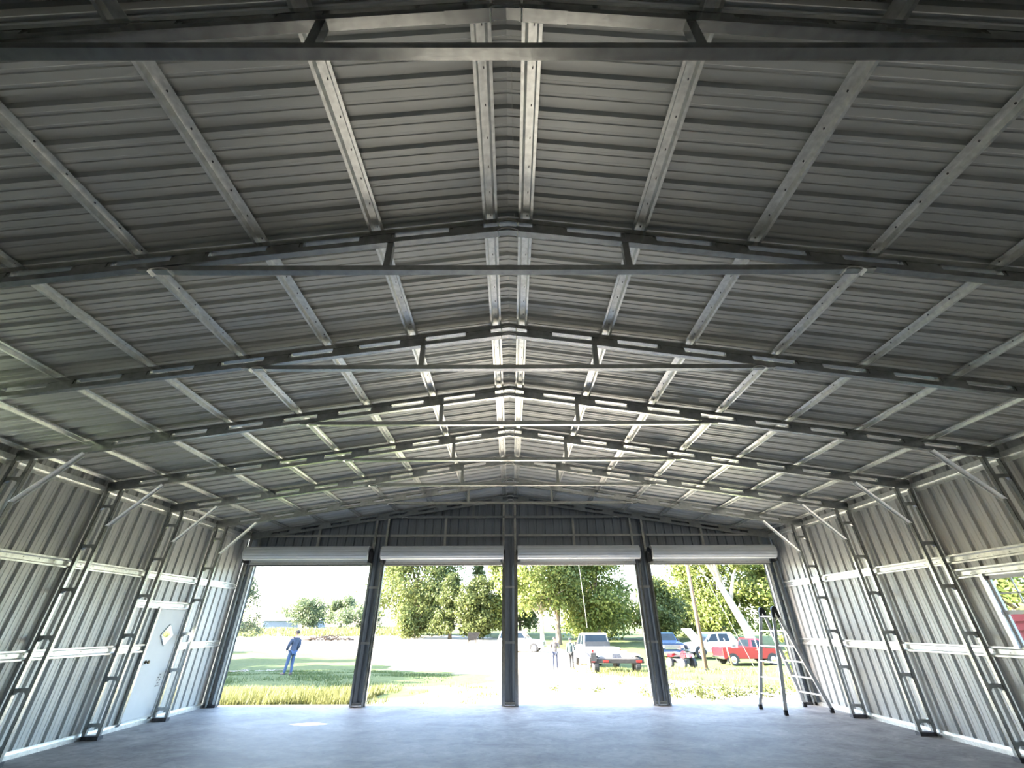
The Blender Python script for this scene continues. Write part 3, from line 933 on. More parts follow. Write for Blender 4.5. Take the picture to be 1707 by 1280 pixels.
# ------------------------------------------------------------------ grass and weeds
def blades(x0, x1, y0, y1, n, h0, h1, m, name, label, dens=None, wid=.012, seed=3):
    rng = np.random.default_rng(seed)
    x = rng.uniform(x0, x1, n); yy = rng.uniform(y0, y1, n)
    if dens is not None:
        keep = rng.uniform(0, 1, n) < dens(x, yy)
        x = x[keep]; yy = yy[keep]
    n = len(x)
    z = np.interp(yy, TY, TZ) - .03
    a = rng.uniform(0, 2 * PI, n); hgt = rng.uniform(h0, h1, n)
    ln = rng.uniform(.1, .55, n) * hgt
    la = rng.uniform(0, 2 * PI, n)
    c = np.stack([x, yy, z], 1)
    s = np.stack([np.cos(a), np.sin(a), np.zeros(n)], 1) * wid * rng.uniform(.7, 1.6, n)[:, None]
    t = c + np.stack([np.cos(la) * ln, np.sin(la) * ln, hgt], 1)
    v = np.stack([c - s, c + s, t], 1).reshape(-1, 3)
    o = link(name, fast_mesh(name, v, 3, m), None)
    return tag(o, label, 'grass', kind='stuff')
def patchy(f, lo, seed=0):
    return lambda x, y: np.clip((np.sin(x * f + seed) + np.sin(y * f * 1.3 + 2 * seed + x) + np.sin(x * f * 2.7 - y * 1.9) + 1.0 - lo) / 1.5, 0, 1)
blades(-9.5, -3.6, 12.08, 14.7, 20000, .10, .30, GRASS_M, 'tall_grass', 'sunlit yellow-green tall grass along the slab edge at the left doors', patchy(1.7, -1.2, 1), .011, 5)
blades(-5, -.3, 12.3, 17, 5200, .06, .20, GRASS_M, 'tall_grass', 'sparse sunlit grass tufts before the second door bay', patchy(2.1, .9, 4), .011, 6)
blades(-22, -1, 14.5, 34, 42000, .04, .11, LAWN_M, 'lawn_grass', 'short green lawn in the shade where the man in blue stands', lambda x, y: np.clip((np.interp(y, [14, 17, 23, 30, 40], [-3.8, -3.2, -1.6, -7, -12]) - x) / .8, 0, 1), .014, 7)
blades(3.4, 16, 16.2, 34, 22000, .06, .22, GRASS_M, 'rough_grass', 'rough sunlit grass around the utility pole outside the rightmost door', patchy(1.1, .3, 2), .013, 8)
blades(-70, -18, 84, 112, 9000, .3, .8, GRASS_M, 'field_grass', 'yellow tall grass of the far field beyond the bare lot', patchy(.25, -.5, 3), .10, 9)
def weeds(x0, x1, y0, y1, nc, per, size, h, label, seed):
    rng = np.random.default_rng(seed)
    cs = []; rs = []
    for k in range(nc):
        x = rng.uniform(x0, x1); yy = rng.uniform(y0, y1); r = rng.uniform(.10, .26)
        cs.append((x, yy, gz(yy) + h * rng.uniform(.25, .6))); rs.append((r, r, h * rng.uniform(.4, .9)))
    v = leaves(cs, np.array(rs), nc * per, size, rng=rng)
    z = np.interp(v[:, 1], TY, TZ) - .01
    v[:, 2] = np.maximum(v[:, 2], z)
    return tag(link('weeds', fast_mesh('weeds', v, 4, WEED_M), None), label, 'weeds', kind='stuff')
weeds(4.0, 8.6, 12.9, 15.6, 46, 90, .07, .20, 'pale leafy weeds growing outside the rightmost door', 71)
weeds(1.2, 4.0, 13.2, 17, 14, 70, .06, .14, 'scattered low weeds on the sand before the third door', 72)
tree('yellow-green leafy sapling behind the folding ladder', (7.35, 12.9), 1.75, .8, .25, LEAF_BRIGHT, BARK, 900, .10, 73, .018, nblob=14, name='leafy_sapling', cat='sapling', limbs=5)

# ------------------------------------------------------------------ utility pole and wires
px, py = 11.35, 29.54
pz = gz(py)
po = empty('utility_pole', (px, py, pz)); tag(po, 'weathered wooden utility pole standing in the grass before the parked cars', 'utility pole')
MB().tube([(0, 0, -.1), (.05, 0, 4), (.1, 0, 8.6)], [.125, .11, .09], 14).build('shaft', POLE, po, smooth=True)
MB().beam((-.9, 0, 8.2), (1.1, 0, 8.2), .09, .12).build('crossarm', POLE, po)
for xx in (-.8, .95):
    MB().lathe_x([(0, .03), (.05, .05), (.1, .03), (.13, .02)], 10, (xx, 0, 8.26), ax='z').build('insulator', PLATE, po)
gw = MB().tube([(px + .1, py - .05, pz + 7.6), (px + 3.6, py + 1.5, gz(py + 1.5))], .007, 5)
tag(gw.build('guy_wire', CABLE), 'pale guy wire running from the utility pole down to the grass', 'wire')
wr = MB().tube([(5.6, 40, 9.2), (6.0, 40, 5.5), (6.25, 40, 1.35)], .010, 5)
tag(wr.build('hanging_wire', CABLE), 'thin pale wire hanging straight down in the third door bay', 'wire')
for xx, yy, lab in ((15.15, 34.6, 'leaning orange and white marker stake beside the red pickup'), (17.6, 35.2, 'thin pale marker stake in front of the red pickup door')):
    s = empty('marker_stake', (xx, yy, gz(yy))); tag(s, lab, 'stake')
    MB().beam((-.02, 0, .0), (-.10, 0, .75), .07, .02).build('lower_band', ORANGE, s)
    MB().beam((-.10, 0, .75), (-.2, 0, 1.75), .055, .02).build('upper_band', CARGO, s)

# ------------------------------------------------------------------ vehicles
def wheel(root, x, y, r, wdt=.24, rim=CHROME):
    sg = 1 if y > 0 else -1
    t = MB().lathe_x([(-wdt / 2, r * .62), (-wdt / 2, r * .93), (-wdt * .32, r), (wdt * .32, r), (wdt / 2, r * .93), (wdt / 2, r * .62)], 24, (x, y, r), ax='y').build('tyre', RUBBER, root)
    MB().lathe_x([(-.02, r * .60), (.02, r * .63), (.028, r * .56), (.0, r * .46), (.012, r * .2), (.03, r * .16), (.03, r * .02)] if sg > 0 else [(.02, r * .60), (-.02, r * .63), (-.028, r * .56), (.0, r * .46), (-.012, r * .2), (-.03, r * .16), (-.03, r * .02)], 20, (x, y + sg * wdt / 2, r), ax='y').build('rim', rim, t, smooth=False)
def taper(b, z0, k, xk=0):
    b.v = [(x, y * (1 - k * max(0, z - z0)), z) for x, y, z in b.v]
    return b
def vehicle(name, label, cat, loc, rz, paint, L, W, H, body, cabin, wheels, r, glass_side, front='grille', hood=None, cabk=.22, bed=None):
    """local x forward, z up. body / cabin: side profiles (x, z)"""
    root = empty(name, (loc[0], loc[1], gz(loc[1]) + .0), rz)
    tag(root, label, cat)
    bo = MB().prism(body, 'y', -W / 2, W / 2).build('body', paint, root, bevel=.05)
    zc = min(z for _, z in cabin)
    cb = taper(MB().prism(cabin, 'y', -W / 2 + .04, W / 2 - .04), zc, cabk).build('cab', paint, root, bevel=.04)
    for g in glass_side:
        for sg in (-1, 1):
            b = MB(); e = .012
            b.prism(g, 'y', W / 2 - .06, W / 2 - .04 + e)
            b = taper(b, zc, cabk)
            if sg < 0: b.v = [(x, -y, z) for x, y, z in b.v]
            b.build('side_window', CARGLASS, cb)
    # front and rear glass from the cabin profile: first and last sloped edges
    ws = sorted(cabin, key=lambda p: p[1])
    tops = sorted([p for p in cabin if p[1] > zc + .3], key=lambda p: p[0])
    bots = sorted([p for p in cabin if p[1] < zc + .1], key=lambda p: p[0])
    for a, bq, nm, ex in ((bots[-1], tops[-1], 'windscreen', .014), (bots[0], tops[0], 'rear_window', -.014)):
        p = Vector((a[0], 0, a[1])).lerp(Vector((bq[0], 0, bq[1])), .14); q = Vector((a[0], 0, a[1])).lerp(Vector((bq[0], 0, bq[1])), .88)
        hw = lambda z: (W / 2 - .13) * (1 - cabk * max(0, z - zc))
        n = .02
        MB().add([(p.x + ex, -hw(p.z), p.z), (p.x + ex, hw(p.z), p.z), (q.x + ex, hw(q.z), q.z), (q.x + ex, -hw(q.z), q.z),
                  (p.x - ex, -hw(p.z), p.z), (p.x - ex, hw(p.z), p.z), (q.x - ex, hw(q.z), q.z), (q.x - ex, -hw(q.z), q.z)],
                 [(0, 1, 2, 3), (7, 6, 5, 4), (0, 4, 5, 1), (1, 5, 6, 2), (2, 6, 7, 3), (3, 7, 4, 0)]).build(nm, CARGLASS, cb)
    for x in wheels:
        for sg in (-1, 1):
            # dark wheel arch
            P = [(x + (r + .09) * math.cos(PI * k / 12), r + (r + .07) * math.sin(PI * k / 12)) for k in range(13)] + [(x - r - .09, r - .12), (x + r + .09, r - .12)]
            MB().prism(P, 'y', sg * (W / 2 - .18), sg * (W / 2 + .006)).build('wheel_arch', BLACK, bo)
            wheel(root, x, sg * (W / 2 - .10), r)
    xf = max(x for x, z in body); xr = min(x for x, z in body)
    zf = max(z for x, z in body if x > xf - .2)
    MB().box(xf - .01, xf + .03, -W * .33, W * .33, zf - .42, zf - .12).build('grille', PLATE, bo)
    for k in range(3):
        MB().box(xf + .02, xf + .04, -W * .33, W * .33, zf - .40 + k * .10, zf - .375 + k * .10).build('grille_bar', CHROME, bo)
    for sg in (-1, 1):
        MB().box(xf - .06, xf + .03, *sorted((sg * W * .35, sg * W * .48)), zf - .36, zf - .14).build('headlamp', HEAD, bo)
        zr = max(z for x, z in body if x < xr + .2)
        MB().box(xr - .02, xr + .05, *sorted((sg * W * .42, sg * W * .495)), zr - .45, zr - .1).build('tail_lamp', TAIL, bo)
        MB().box(bots[-1][0] - .35, bots[-1][0] - .2, *sorted((sg * (W / 2 + .0), sg * (W / 2 + .17))), zc + .06, zc + .24).build('wing_mirror', BLACK, cb)
        for hx in [(g[0][0] + .12) for g in glass_side]:
            MB().box(hx, hx + .16, *sorted((sg * (W / 2), sg * (W / 2 + .02))), zc - .14, zc - .10).build('door_handle', CHROME, bo)
    MB().box(xf - .05, xf + .12, -W * .48, W * .48, .42, .60).build('front_bumper', CHROME, root, bevel=.03)
    MB().box(xr - .12, xr + .05, -W * .46, W * .46, .42, .58).build('rear_bumper', CHROME, root, bevel=.03)
    if hood:
        b = MB().prism(hood, 'y', -W / 2 + .12, W / 2 - .12).build('raised_hood', paint, root, bevel=.02)
    return root

# white utility vehicle at the left of the third bay (faces right)
vehicle('sport_utility_vehicle', 'white sport utility vehicle half hidden behind the middle door post', 'car', (1.15, 53.5), math.radians(-14), CARWHITE, 4.9, 1.95, 1.95,
        [(-2.45, .45), (2.4, .45), (2.45, 1.08), (1.1, 1.2), (-2.45, 1.2)],
        [(-2.42, 1.18), (.95, 1.18), (.25, 1.92), (-2.15, 1.95)], (-1.45, 1.5), .40,
        [[(-.35, 1.28), (.62, 1.28), (.15, 1.80), (-.35, 1.82)], [(-1.4, 1.28), (-.45, 1.28), (-.45, 1.82), (-1.4, 1.82)], [(-2.25, 1.28), (-1.5, 1.28), (-1.5, 1.82), (-2.1, 1.82)]])
# white pickup towing the trailer, seen from behind
PB = [(-2.9, .55), (2.7, .55), (2.85, 1.18), (1.3, 1.32), (-2.9, 1.32)]
pk = vehicle('pickup_truck', 'white pickup seen from behind, hitched to the flatbed trailer', 'truck', (6.15, 36.9), math.radians(97), CARWHITE, 5.8, 2.05, 2.15, PB,
        [(-.75, 1.3), (1.35, 1.3), (.75, 2.12), (-.62, 2.16)], (-1.9, 1.85), .42,
        [[(.1, 1.42), (1.0, 1.42), (.68, 2.0), (.1, 2.02)], [(-.6, 1.42), (0, 1.42), (0, 2.02), (-.55, 2.02)]], cabk=.16)
MB().box(-.98, -.90, -.93, .93, 1.12, 1.62).build('headache_rack', BLACK, pk)
MB().box(-2.96, -2.90, -.9, .9, .72, 1.26).build('tailgate', CARWHITE, pk, bevel=.01)
# blue pickup facing the camera
vehicle('blue_pickup', 'dark blue pickup parked facing the building behind the quad bike', 'truck', (14.0, 45.5), math.radians(-92), CARBLUE, 5.6, 2.0, 1.95,
        [(-2.8, .55), (2.7, .55), (2.8, 1.22), (1.3, 1.36), (-2.8, 1.32)],
        [(-.9, 1.3), (1.35, 1.3), (.65, 2.0), (-.6, 2.02)], (-1.85, 1.75), .42,
        [[(.0, 1.42), (.95, 1.42), (.6, 1.9), (.0, 1.92)]], cabk=.2)
# white crew cab with its hood up, facing left
vehicle('white_pickup', 'white crew cab pickup with its hood raised behind the utility pole', 'truck', (18.1, 45.2), math.radians(188), CARWHITE, 5.6, 2.0, 1.95,
        [(-2.7, .52), (2.45, .52), (2.5, 1.14), (1.1, 1.24), (-2.7, 1.24)],
        [(-2.3, 1.22), (1.05, 1.22), (.15, 2.0), (-1.85, 2.02)], (-1.75, 1.5), .46,
        [[(-.35, 1.32), (.62, 1.32), (.12, 1.86), (-.35, 1.90)], [(-1.5, 1.32), (-.5, 1.32), (-.5, 1.90), (-1.42, 1.90)]], cabk=.2,
        hood=[(1.0, 1.30), (1.10, 1.24), (2.05, 2.24), (1.98, 2.32)])
# red classic pickup facing right
vehicle('red_pickup', 'red classic pickup parked sideways in the fourth door bay', 'truck', (18.0, 38.4), math.radians(3), CARRED, 4.9, 1.9, 1.75,
        [(-2.15, .42), (2.35, .42), (2.4, 1.02), (1.05, 1.12), (-.2, 1.14), (-2.15, 1.14)],
        [(-.05, 1.1), (1.2, 1.1), (.88, 1.72), (.12, 1.74)], (-1.5, 1.55), .36,
        [[(.2, 1.18), (.98, 1.18), (.78, 1.62), (.24, 1.62)]], cabk=.18)

# trailer
tr = empty('flatbed_trailer', (5.28, 25.1, gz(25.3)), math.radians(-6)); tr.scale = (1.1, 1, 1); tag(tr, 'flatbed utility trailer with dark rear beam and red lamps, seen from behind', 'trailer')
dk = MB().box(-1.12, 1.12, .1, 5.6, .50, .58).build('deck', CARGO, tr)
for k in range(8):
    MB().box(-1.11 + k * .28, -.85 + k * .28, .1, 5.6, .581, .60).build('deck_plank', STICK, dk)
MB().box(-1.2, 1.2, -.02, .1, .42, .60).build('rear_beam', RUST, tr, bevel=.01)
for x0, x1 in ((-.62, -.38), (.86, 1.1), (-1.14, -.98)):
    MB().box(x0, x1, -.035, -.02, .46, .55).build('tail_lamp', TAIL, tr)
for sg in (-1, 1):
    MB().box(*sorted((sg * 1.13, sg * 1.2)), .1, 5.6, .46, .64).build('side_rail', RUST, tr)
    for yy in (.35, 1.25):
        t = MB().lathe_x([(-.12, .22), (-.12, .33), (-.08, .36), (.08, .36), (.12, .33), (.12, .22)], 22, (sg * .93, yy, .36)).build('tyre', RUBBER, tr)
        MB().lathe_x([(-.02, .22), (.02, .2), (.03, .06)], 14, (sg * 1.03, yy, .36)).build('rim', CHROME, t)
    MB().box(*sorted((sg * 1.06, sg * .80)), -.05, 1.7, .74, .77).build('mudguard', ALU, tr)
MB().box(-1.15, -.9, -.05, -.01, .50, .86).build('ramp_gate', BLACK, tr)
MB().beam((0, 5.6, .48), (.2, 7.6, .50), .12, .12).build('drawbar', RUST, tr)
for k, (xx, yy, sx, sy, sz, m, nm, lab) in enumerate([(-.45, 1.6, .7, .8, .34, CARGO, 'cargo_sack', 'white sack on the left of the trailer deck'), (.5, 1.75, .6, .8, .26, CARGO, 'cargo_sack', 'white sack on the right of the trailer deck'), (.05, .65, .45, .35, .2, PLATE, 'tool_case', 'dark tool case at the rear of the trailer deck'), (.65, .8, .3, .3, .2, CARGO, 'cargo_box', 'small white box at the right corner of the trailer deck')]):
    o = MB().box(-sx / 2, sx / 2, -sy / 2, sy / 2, 0, sz).build(nm, m, None, bevel=.06 if nm == 'cargo_sack' else .015)
    cz, sn = math.cos(math.radians(-6)), math.sin(math.radians(-6))
    o.location = (5.28 + cz * xx - sn * yy, 25.1 + sn * xx + cz * yy, gz(25.3) + .602)
    o.rotation_euler = (0, 0, math.radians(-6) + random.uniform(-.2, .2))
    tag(o, lab, 'cargo')

# quad bike
q = empty('quad_bike', (11.95, 35.4, gz(35.4)), math.radians(-65)); tag(q, 'red and black quad bike parked beside the utility pole', 'quad bike')
for x in (-.62, .62):
    for sg in (-1, 1):
        t = MB().lathe_x([(-.13, .14), (-.13, .27), (-.09, .31), (.09, .31), (.13, .27), (.13, .14)], 18, (x, sg * .46, .31), ax='y').build('tyre', RUBBER, q)
        MB().lathe_x([(-.02, .14), (.02, .14), (.03, .04)] , 12, (x, sg * .56, .31), ax='y').build('rim', PLATE, t)
MB().box(-.7, .7, -.18, .18, .30, .55).build('chassis', BLACK, q, bevel=.04)
MB().prism([(.35, .66), (.95, .66), (.92, .86), (.4, .88)], 'y', -.42, .42).build('front_fender', CARRED, q, bevel=.05)
MB().prism([(-.95, .66), (-.3, .66), (-.32, .86), (-.9, .84)], 'y', -.42, .42).build('rear_fender', CARRED, q, bevel=.05)
MB().prism([(-.55, .84), (.2, .78), (.22, .9), (-.5, .98)], 'y', -.16, .16).build('seat', BLACK, q, bevel=.04)
MB().prism([(.15, .6), (.55, .6), (.5, 1.02), (.25, 1.02)], 'y', -.14, .14).build('tank', CARRED, q, bevel=.04)
hb = MB().tube([(.15, -.40, 1.16), (.32, -.18, 1.12), (.36, 0, 1.05), (.32, .18, 1.12), (.15, .40, 1.16)], .018, 8).build('handlebar', PLATE, q)
rk = MB()
for xx0, xx1 in ((.45, .98), (-.98, -.45)):
    for k in range(4):
        yy = -.33 + k * .22
        rk.tube([(xx0, yy, .94), (xx1, yy, .94)], .012, 6)
    for xx in (xx0, xx1): rk.tube([(xx, -.35, .94), (xx, .35, .94)], .012, 6)
rk.build('cargo_rack', BLACK, q)
for sg in (-1, 1):
    MB().box(.93, .97, *sorted((sg * .14, sg * .32)), .68, .80).build('headlamp', HEAD, q)

# hopper, brush pile, debris, shed, red trailer wall
hp = empty('metal_hopper', (-5.1, 67, gz(67))); tag(hp, 'dark metal hopper box on legs at the edge of the trees', 'hopper')
MB().prism([(-.78, 1.25), (.85, 1.25), (.35, .38), (-.72, .25)], 'y', -.5, .5).build('bin', RUST, hp)
for xx in (-.68, .3):
    for yy in (-.42, .42):
        MB().box(xx - .04, xx + .04, yy - .04, yy + .04, 0, .5).build('leg', RUST, hp)
rng = np.random.default_rng(5)
bp_ = empty('brush_pile', (-27, 73, gz(73))); tag(bp_, 'pile of cut dry branches lying on the bare lot', 'brush pile')
for k in range(60):
    x = rng.uniform(-3.7, 3.7); a = rng.uniform(-.6, .6); L = rng.uniform(.5, 1.6); z = rng.uniform(.05, .55) * (1 - (x / 4.2) ** 2) + .05
    MB().tube([(x - L / 2 * math.cos(a), rng.uniform(-.6, .6), max(.02, z - rng.uniform(-.2, .2))), (x, rng.uniform(-.5, .5), z), (x + L / 2 * math.cos(a), rng.uniform(-.6, .6), max(.02, z + rng.uniform(-.3, .4)))], [.09, .06, .03], 5).build('branch', STICK, bp_)
db = empty('lawn_debris', (-16.6, 31.2, gz(31.2))); tag(db, 'scatter of pale sticks lying on the shaded lawn', 'sticks')
for k in range(26):
    x = rng.uniform(-1.5, 2.2); yy = rng.uniform(-1.5, 1.5); a = rng.uniform(0, PI); L = rng.uniform(.3, .9)
    zz = gz(31.2 + yy) - gz(31.2) + .03
    MB().tube([(x, yy, zz), (x + L * math.cos(a), yy + L * math.sin(a) * .5, zz + rng.uniform(.0, .08))], [.022, .012], 5).build('stick', PALEBARK, db)
hs = MB()
pts = [Vector((10.3 + .25 * k + .1 * math.sin(k * 1.7), 27.1 + .18 * math.sin(k * 2.3), gz(27.1) + .05 + .05 * (k % 2))) for k in range(9)]
hs.tube(pts, .045, 6)
tag(hs.build('black_hose', RUBBER), 'black hose lying in the grass at the foot of the utility pole', 'hose')
sh = empty('low_shed', (-62, 137, gz(137) - .1)); tag(sh, 'long low blue-grey shed with a pale roof far across the field', 'shed')
MB().box(-6.4, 8.5, -3, 3, 0, 1.75).build('walls', SHEDGREY, sh)
MB().prism([(-3.4, 1.72), (0, 2.35), (3.4, 1.72), (3.4, 1.8), (0, 2.45), (-3.4, 1.8)], 'x', -6.7, 8.8).build('roof', SHEDROOF, sh)
MB().box(3.4, 5.8, -3.03, -3, 0, 1.5).build('shed_door', SHEDROOF, sh)
rd = empty('red_trailer', (10.75, 5.45, -.06)); tag(rd, 'red slatted trailer seen through the right wall window', 'trailer')
MB().box(-1.2, 1.2, -4, 4, .55, 1.83).build('box_body', REDSIDE, rd)
for k in range(8):
    MB().box(-1.235, -1.2, -4, 4, .60 + k * .15, .70 + k * .15).build('slat', REDSIDE, rd)
for yy in (-2.2, 2.0):
    for sg in (-1, 1):
        MB().lathe_x([(-.12, .2), (-.12, .4), (.12, .4), (.12, .2)], 18, (sg * .95, yy, .4)).build('tyre', RUBBER, rd)
MB().box(-1.1, 1.1, -3.9, 3.9, .42, .55).build('chassis', RUST, rd)

# ------------------------------------------------------------------ people
def skin_mesh(name, joints, bones, m, parent, root, sub=2):
    keys = list(joints)
    me = bpy.data.meshes.new(name)
    me.from_pydata([joints[k][0] for k in keys], [(keys.index(a), keys.index(b)) for a, b in bones], [])
    o = link(name, me, m, parent)
    md = o.modifiers.new('skin', 'SKIN'); md.use_smooth_shade = True; md.branch_smoothing = .6
    sl = me.skin_vertices[0].data
    for i, k in enumerate(keys):
        r = joints[k][1]
        sl[i].radius = r if hasattr(r, '__len__') else (r, r)
        sl[i].use_root = (k == root)
    s = o.modifiers.new('subdivision', 'SUBSURF'); s.levels = sub; s.render_levels = sub
    return o
def person(label, loc, rz, shirt, pants, pose, hat=False, scale=1.0):
    """local y = facing direction, x = right"""
    root = empty('person', (loc[0], loc[1], gz(loc[1])), rz)
    root.scale = (scale,) * 3
    tag(root, label, 'person')
    J = {}
    def j(k, p, r): J[k] = (Vector(p), r)
    lean = pose.get('lean', (0, 0)); hipx = pose.get('hip', 0)
    sx, sy = lean
    j('pelvis', (hipx, 0, .95), (.135, .10))
    j('waist', (hipx + sx * .35, sy * .35, 1.10), (.125, .095))
    j('chest', (hipx + sx * .75, sy * .75, 1.32), (.155, .115))
    j('collar', (hipx + sx, sy, 1.45), (.10, .075))
    j('neck', (hipx + sx * 1.05, sy * 1.05 + .01, 1.52), .052)
    hx, hy = hipx + sx * 1.1, sy * 1.1 + .025
    j('jaw', (hx, hy, 1.585), (.062, .072))
    j('skull', (hx, hy - .005, 1.665), (.076, .092))
    j('crown', (hx, hy - .01, 1.725), (.055, .065))
    for s, n in ((-1, 'l'), (1, 'r')):
        j('sh' + n, (hipx + sx + s * .185, sy, 1.425), .062)
        e = pose['elbow' + n]; wv = pose['wrist' + n]; hd = pose['hand' + n]
        j('el' + n, e, .044); j('wr' + n, wv, .030); j('pa' + n, hd, (.038, .024))
        dirv = (Vector(hd) - Vector(wv)).normalized()
        side = dirv.cross(Vector((1, 0, 0))).normalized() if abs(dirv.x) < .9 else Vector((0, 1, 0))
        for q, (off, ln) in enumerate(((-.028, .065), (-.010, .078), (.010, .074), (.027, .058))):
            b0 = Vector(hd) + side * off + dirv * .035
            j('f%d%s' % (q, n), b0, .0095)
            j('g%d%s' % (q, n), b0 + dirv * ln * .55 + Vector((-s * .006, 0, 0)), .0085)
            j('t%d%s' % (q, n), b0 + dirv * ln + Vector((-s * .02, 0, 0)), .0075)
        j('th' + n, Vector(hd) + side * -.04 + dirv * -.005, .011)
        j('tt' + n, Vector(hd) + side * -.06 + dirv * .03, .009)
        j('hip' + n, (hipx + s * .09, 0, .90), .088)
        k = pose['knee' + n]; a = pose['ankle' + n]; t = pose['toe' + n]
        j('kn' + n, k, .058); j('an' + n, a, .042); j('to' + n, t, (.042, .034))
    B = [('pelvis', 'waist'), ('waist', 'chest'), ('chest', 'collar'), ('collar', 'neck'), ('neck', 'jaw'), ('jaw', 'skull'), ('skull', 'crown')]
    for n in 'lr':
        B += [('collar', 'sh' + n), ('sh' + n, 'el' + n), ('el' + n, 'wr' + n), ('wr' + n, 'pa' + n), ('pelvis', 'hip' + n), ('hip' + n, 'kn' + n), ('kn' + n, 'an' + n), ('an' + n, 'to' + n), ('pa' + n, 'th' + n), ('th' + n, 'tt' + n)]
        for q in range(4):
            B += [('pa' + n, 'f%d%s' % (q, n)), ('f%d%s' % (q, n), 'g%d%s' % (q, n)), ('g%d%s' % (q, n), 't%d%s' % (q, n))]
    body = skin_mesh('body', J, B, SKIN, root, 'pelvis')
    def sub(keys, bones, grow, name, m, r='chest', extra=None):
        JJ = {}
        for k in keys:
            p, rr = J[k]
            rr = rr if hasattr(rr, '__len__') else (rr, rr)
            JJ[k] = (p, (rr[0] + grow, rr[1] + grow))
        if extra: JJ.update(extra)
        return skin_mesh(name, JJ, bones, m, root, r)
    sb = [('pelvis', 'waist'), ('waist', 'chest'), ('chest', 'collar')]
    for n in 'lr': sb += [('collar', 'sh' + n), ('sh' + n, 'el' + n)]
    ks = ['pelvis', 'waist', 'chest', 'collar', 'shl', 'shr', 'ell', 'elr']
    if pose.get('long', True):
        for n in 'lr': sb += [('el' + n, 'wr' + n)]
        ks += ['wrl', 'wrr']
    sub(ks, sb + [('pelvis', 'hem')], .034, 'shirt', shirt, extra={'hem': (Vector((hipx, 0, .83)), (.175, .14))})
    pb = [('pelvis', 'hipl'), ('pelvis', 'hipr'), ('hipl', 'knl'), ('hipr', 'knr'), ('knl', 'anl'), ('knr', 'anr')]
    sub(['pelvis', 'hipl', 'hipr', 'knl', 'knr', 'anl', 'anr'], pb, .016, 'trousers', pants, 'pelvis')
    for n in 'lr':
        a = Vector(pose['ankle' + n]); t = Vector(pose['toe' + n])
        d = (t - a); d.z = 0; d.normalize()
        bt = MB().tube([a - d * .045 + Vector((0, 0, -.045)), a + d * .05 + Vector((0, 0, -.045)), t + d * .02 + Vector((0, 0, -.0)), t + d * .07 + Vector((0, 0, -.004))], [.060, .066, .060, .042], 10)
        bt.v = [(x, y, max(z, .002)) for x, y, z in bt.v]
        bt.build('boot', BOOT, root, smooth=True)
    c = Vector((hx, hy - .005, 1.665))
    yaw = pose.get('look', 0)
    def rot(v): return Vector((v[0] * math.cos(yaw) - v[1] * math.sin(yaw), v[0] * math.sin(yaw) + v[1] * math.cos(yaw), v[2]))
    hm = MB()
    n, mrows = 16, 8
    vs = []; fs = []
    for i in range(mrows + 1):
        th = (PI * .68) * i / mrows
        for k in range(n):
            ph = 2 * PI * k / n
            p = Vector((.095 * math.sin(th) * math.cos(ph), .114 * math.sin(th) * math.sin(ph) - .014, .098 * math.cos(th) + .018))
            if p.y > .045 and p.z < .05: p.y = .045 + (p.y - .045) * .35; p.z = max(p.z, .03)
            vs.append(c + rot(p))
    for i in range(mrows):
        for k in range(n):
            fs.append((i * n + k, i * n + (k + 1) % n, (i + 1) * n + (k + 1) % n, (i + 1) * n + k))
    hm.add(vs, fs)
    hm.build('cap' if hat else 'hair', hat if hat else HAIR, root, smooth=True)
    if hat:
        MB().add([c + rot(Vector((-.07, .06, .035))), c + rot(Vector((.07, .06, .035))), c + rot(Vector((.055, .155, .02))), c + rot(Vector((-.055, .155, .02))),
                  c + rot(Vector((-.07, .06, .043))), c + rot(Vector((.07, .06, .043))), c + rot(Vector((.055, .155, .028))), c + rot(Vector((-.055, .155, .028)))],
                 [(0, 1, 2, 3), (7, 6, 5, 4), (0, 4, 5, 1), (1, 5, 6, 2), (2, 6, 7, 3), (3, 7, 4, 0)]).build('cap_peak', hat, root)
    # face
    fa = MB()
    fa.tube([c + rot(Vector((0, .085, .0))), c + rot(Vector((0, .108, -.035)))], [.008, .015], 8)
    for s in (-1, 1):
        fa.tube([c + rot(Vector((s * .078, -.0, -.025))), c + rot(Vector((s * .084, -.012, .02)))], [.012, .018], 8)
    fa.build('nose_and_ears', SKIN, body, smooth=True)
    ey = MB()
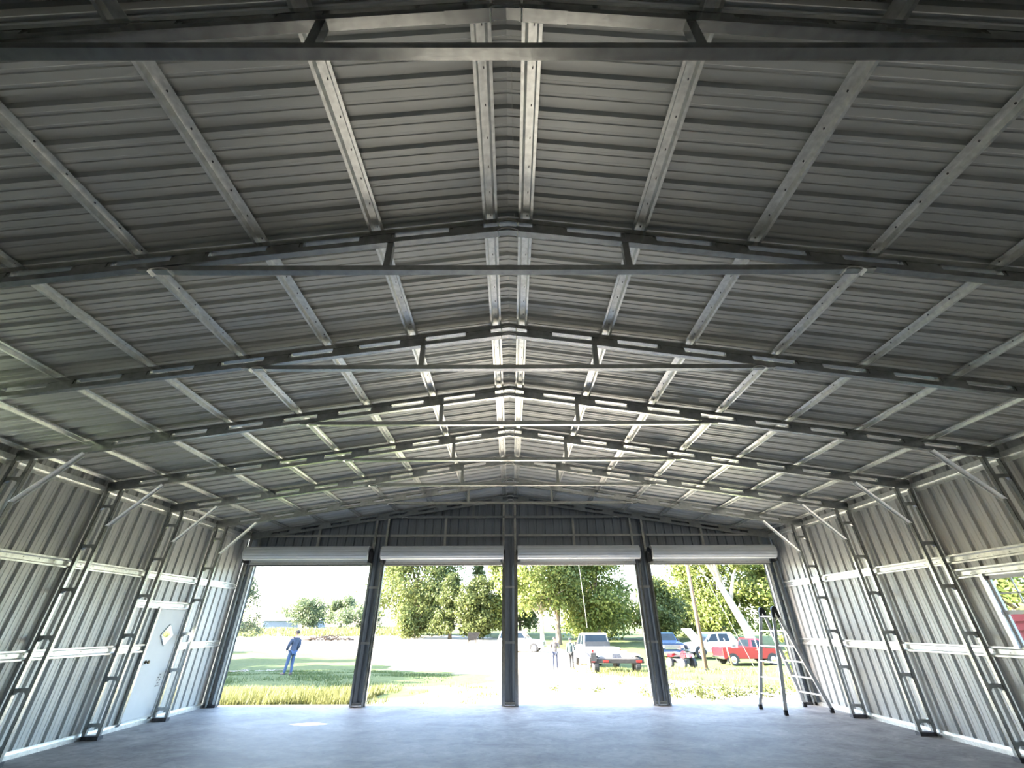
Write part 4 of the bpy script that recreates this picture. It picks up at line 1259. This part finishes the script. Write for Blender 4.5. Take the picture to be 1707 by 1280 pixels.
    for s in (-1, 1): ey.tube([c + rot(Vector((s * .032, .080, .004))), c + rot(Vector((s * .032, .090, .004)))], [.010, .008], 8)
    ey.tube([c + rot(Vector((-.022, .082, -.068))), c + rot(Vector((.022, .082, -.068)))], [.005, .005], 6)
    ey.build('eyes_and_mouth', HAIR, body, smooth=True)
    return root
# man in blue: faces away to the left, hands low in front
person('man in blue shirt and jeans standing on the shaded lawn, turned away', (-10.35, 23.7), math.radians(50), SHIRTB, DENIM,
       dict(lean=(.02, -.05), hip=0, look=.6,
            elbowl=(-.23, .03, 1.14), wristl=(-.20, .20, .98), handl=(-.16, .26, .93),
            elbowr=(.235, -.05, 1.13), wristr=(.20, .13, .98), handr=(.15, .20, .93),
            kneel=(-.11, .06, .50), anklel=(-.16, .10, .09), toel=(-.19, .22, .045),
            kneer=(.10, .03, .50), ankler=(.11, -.02, .09), toer=(.14, .10, .045)), scale=1.03)
# two men walking on the drive
person('man in pale patterned shirt and jeans walking on the sandy drive', (2.78, 31.6), math.radians(172), SHIRTW, DENIMD,
       dict(lean=(.0, .02), long=False,
            elbowl=(-.27, -.02, 1.15), wristl=(-.30, .05, .92), handl=(-.30, .08, .84),
            elbowr=(.27, .0, 1.15), wristr=(.31, .03, .92), handr=(.31, .06, .84),
            kneel=(-.10, .10, .50), anklel=(-.11, .06, .10), toel=(-.12, .19, .05),
            kneer=(.11, .02, .50), ankler=(.12, -.12, .11), toer=(.13, .01, .05)), hat=HAIR)
person('man in grey-green shirt and dark trousers looking down beside the pickup', (3.95, 33.0), math.radians(-35), SHIRTG, DARKPANT,
       dict(lean=(-.05, .06), long=True, look=.2,
            elbowl=(-.28, .02, 1.15), wristl=(-.31, .08, .92), handl=(-.31, .10, .84),
            elbowr=(.25, .05, 1.15), wristr=(.20, .22, 1.0), handr=(.16, .28, .96),
            kneel=(-.09, .04, .50), anklel=(-.09, .02, .09), toel=(-.10, .15, .045),
            kneer=(.08, .06, .50), ankler=(.09, .06, .09), toer=(.10, .19, .045)), hat=BLACK)
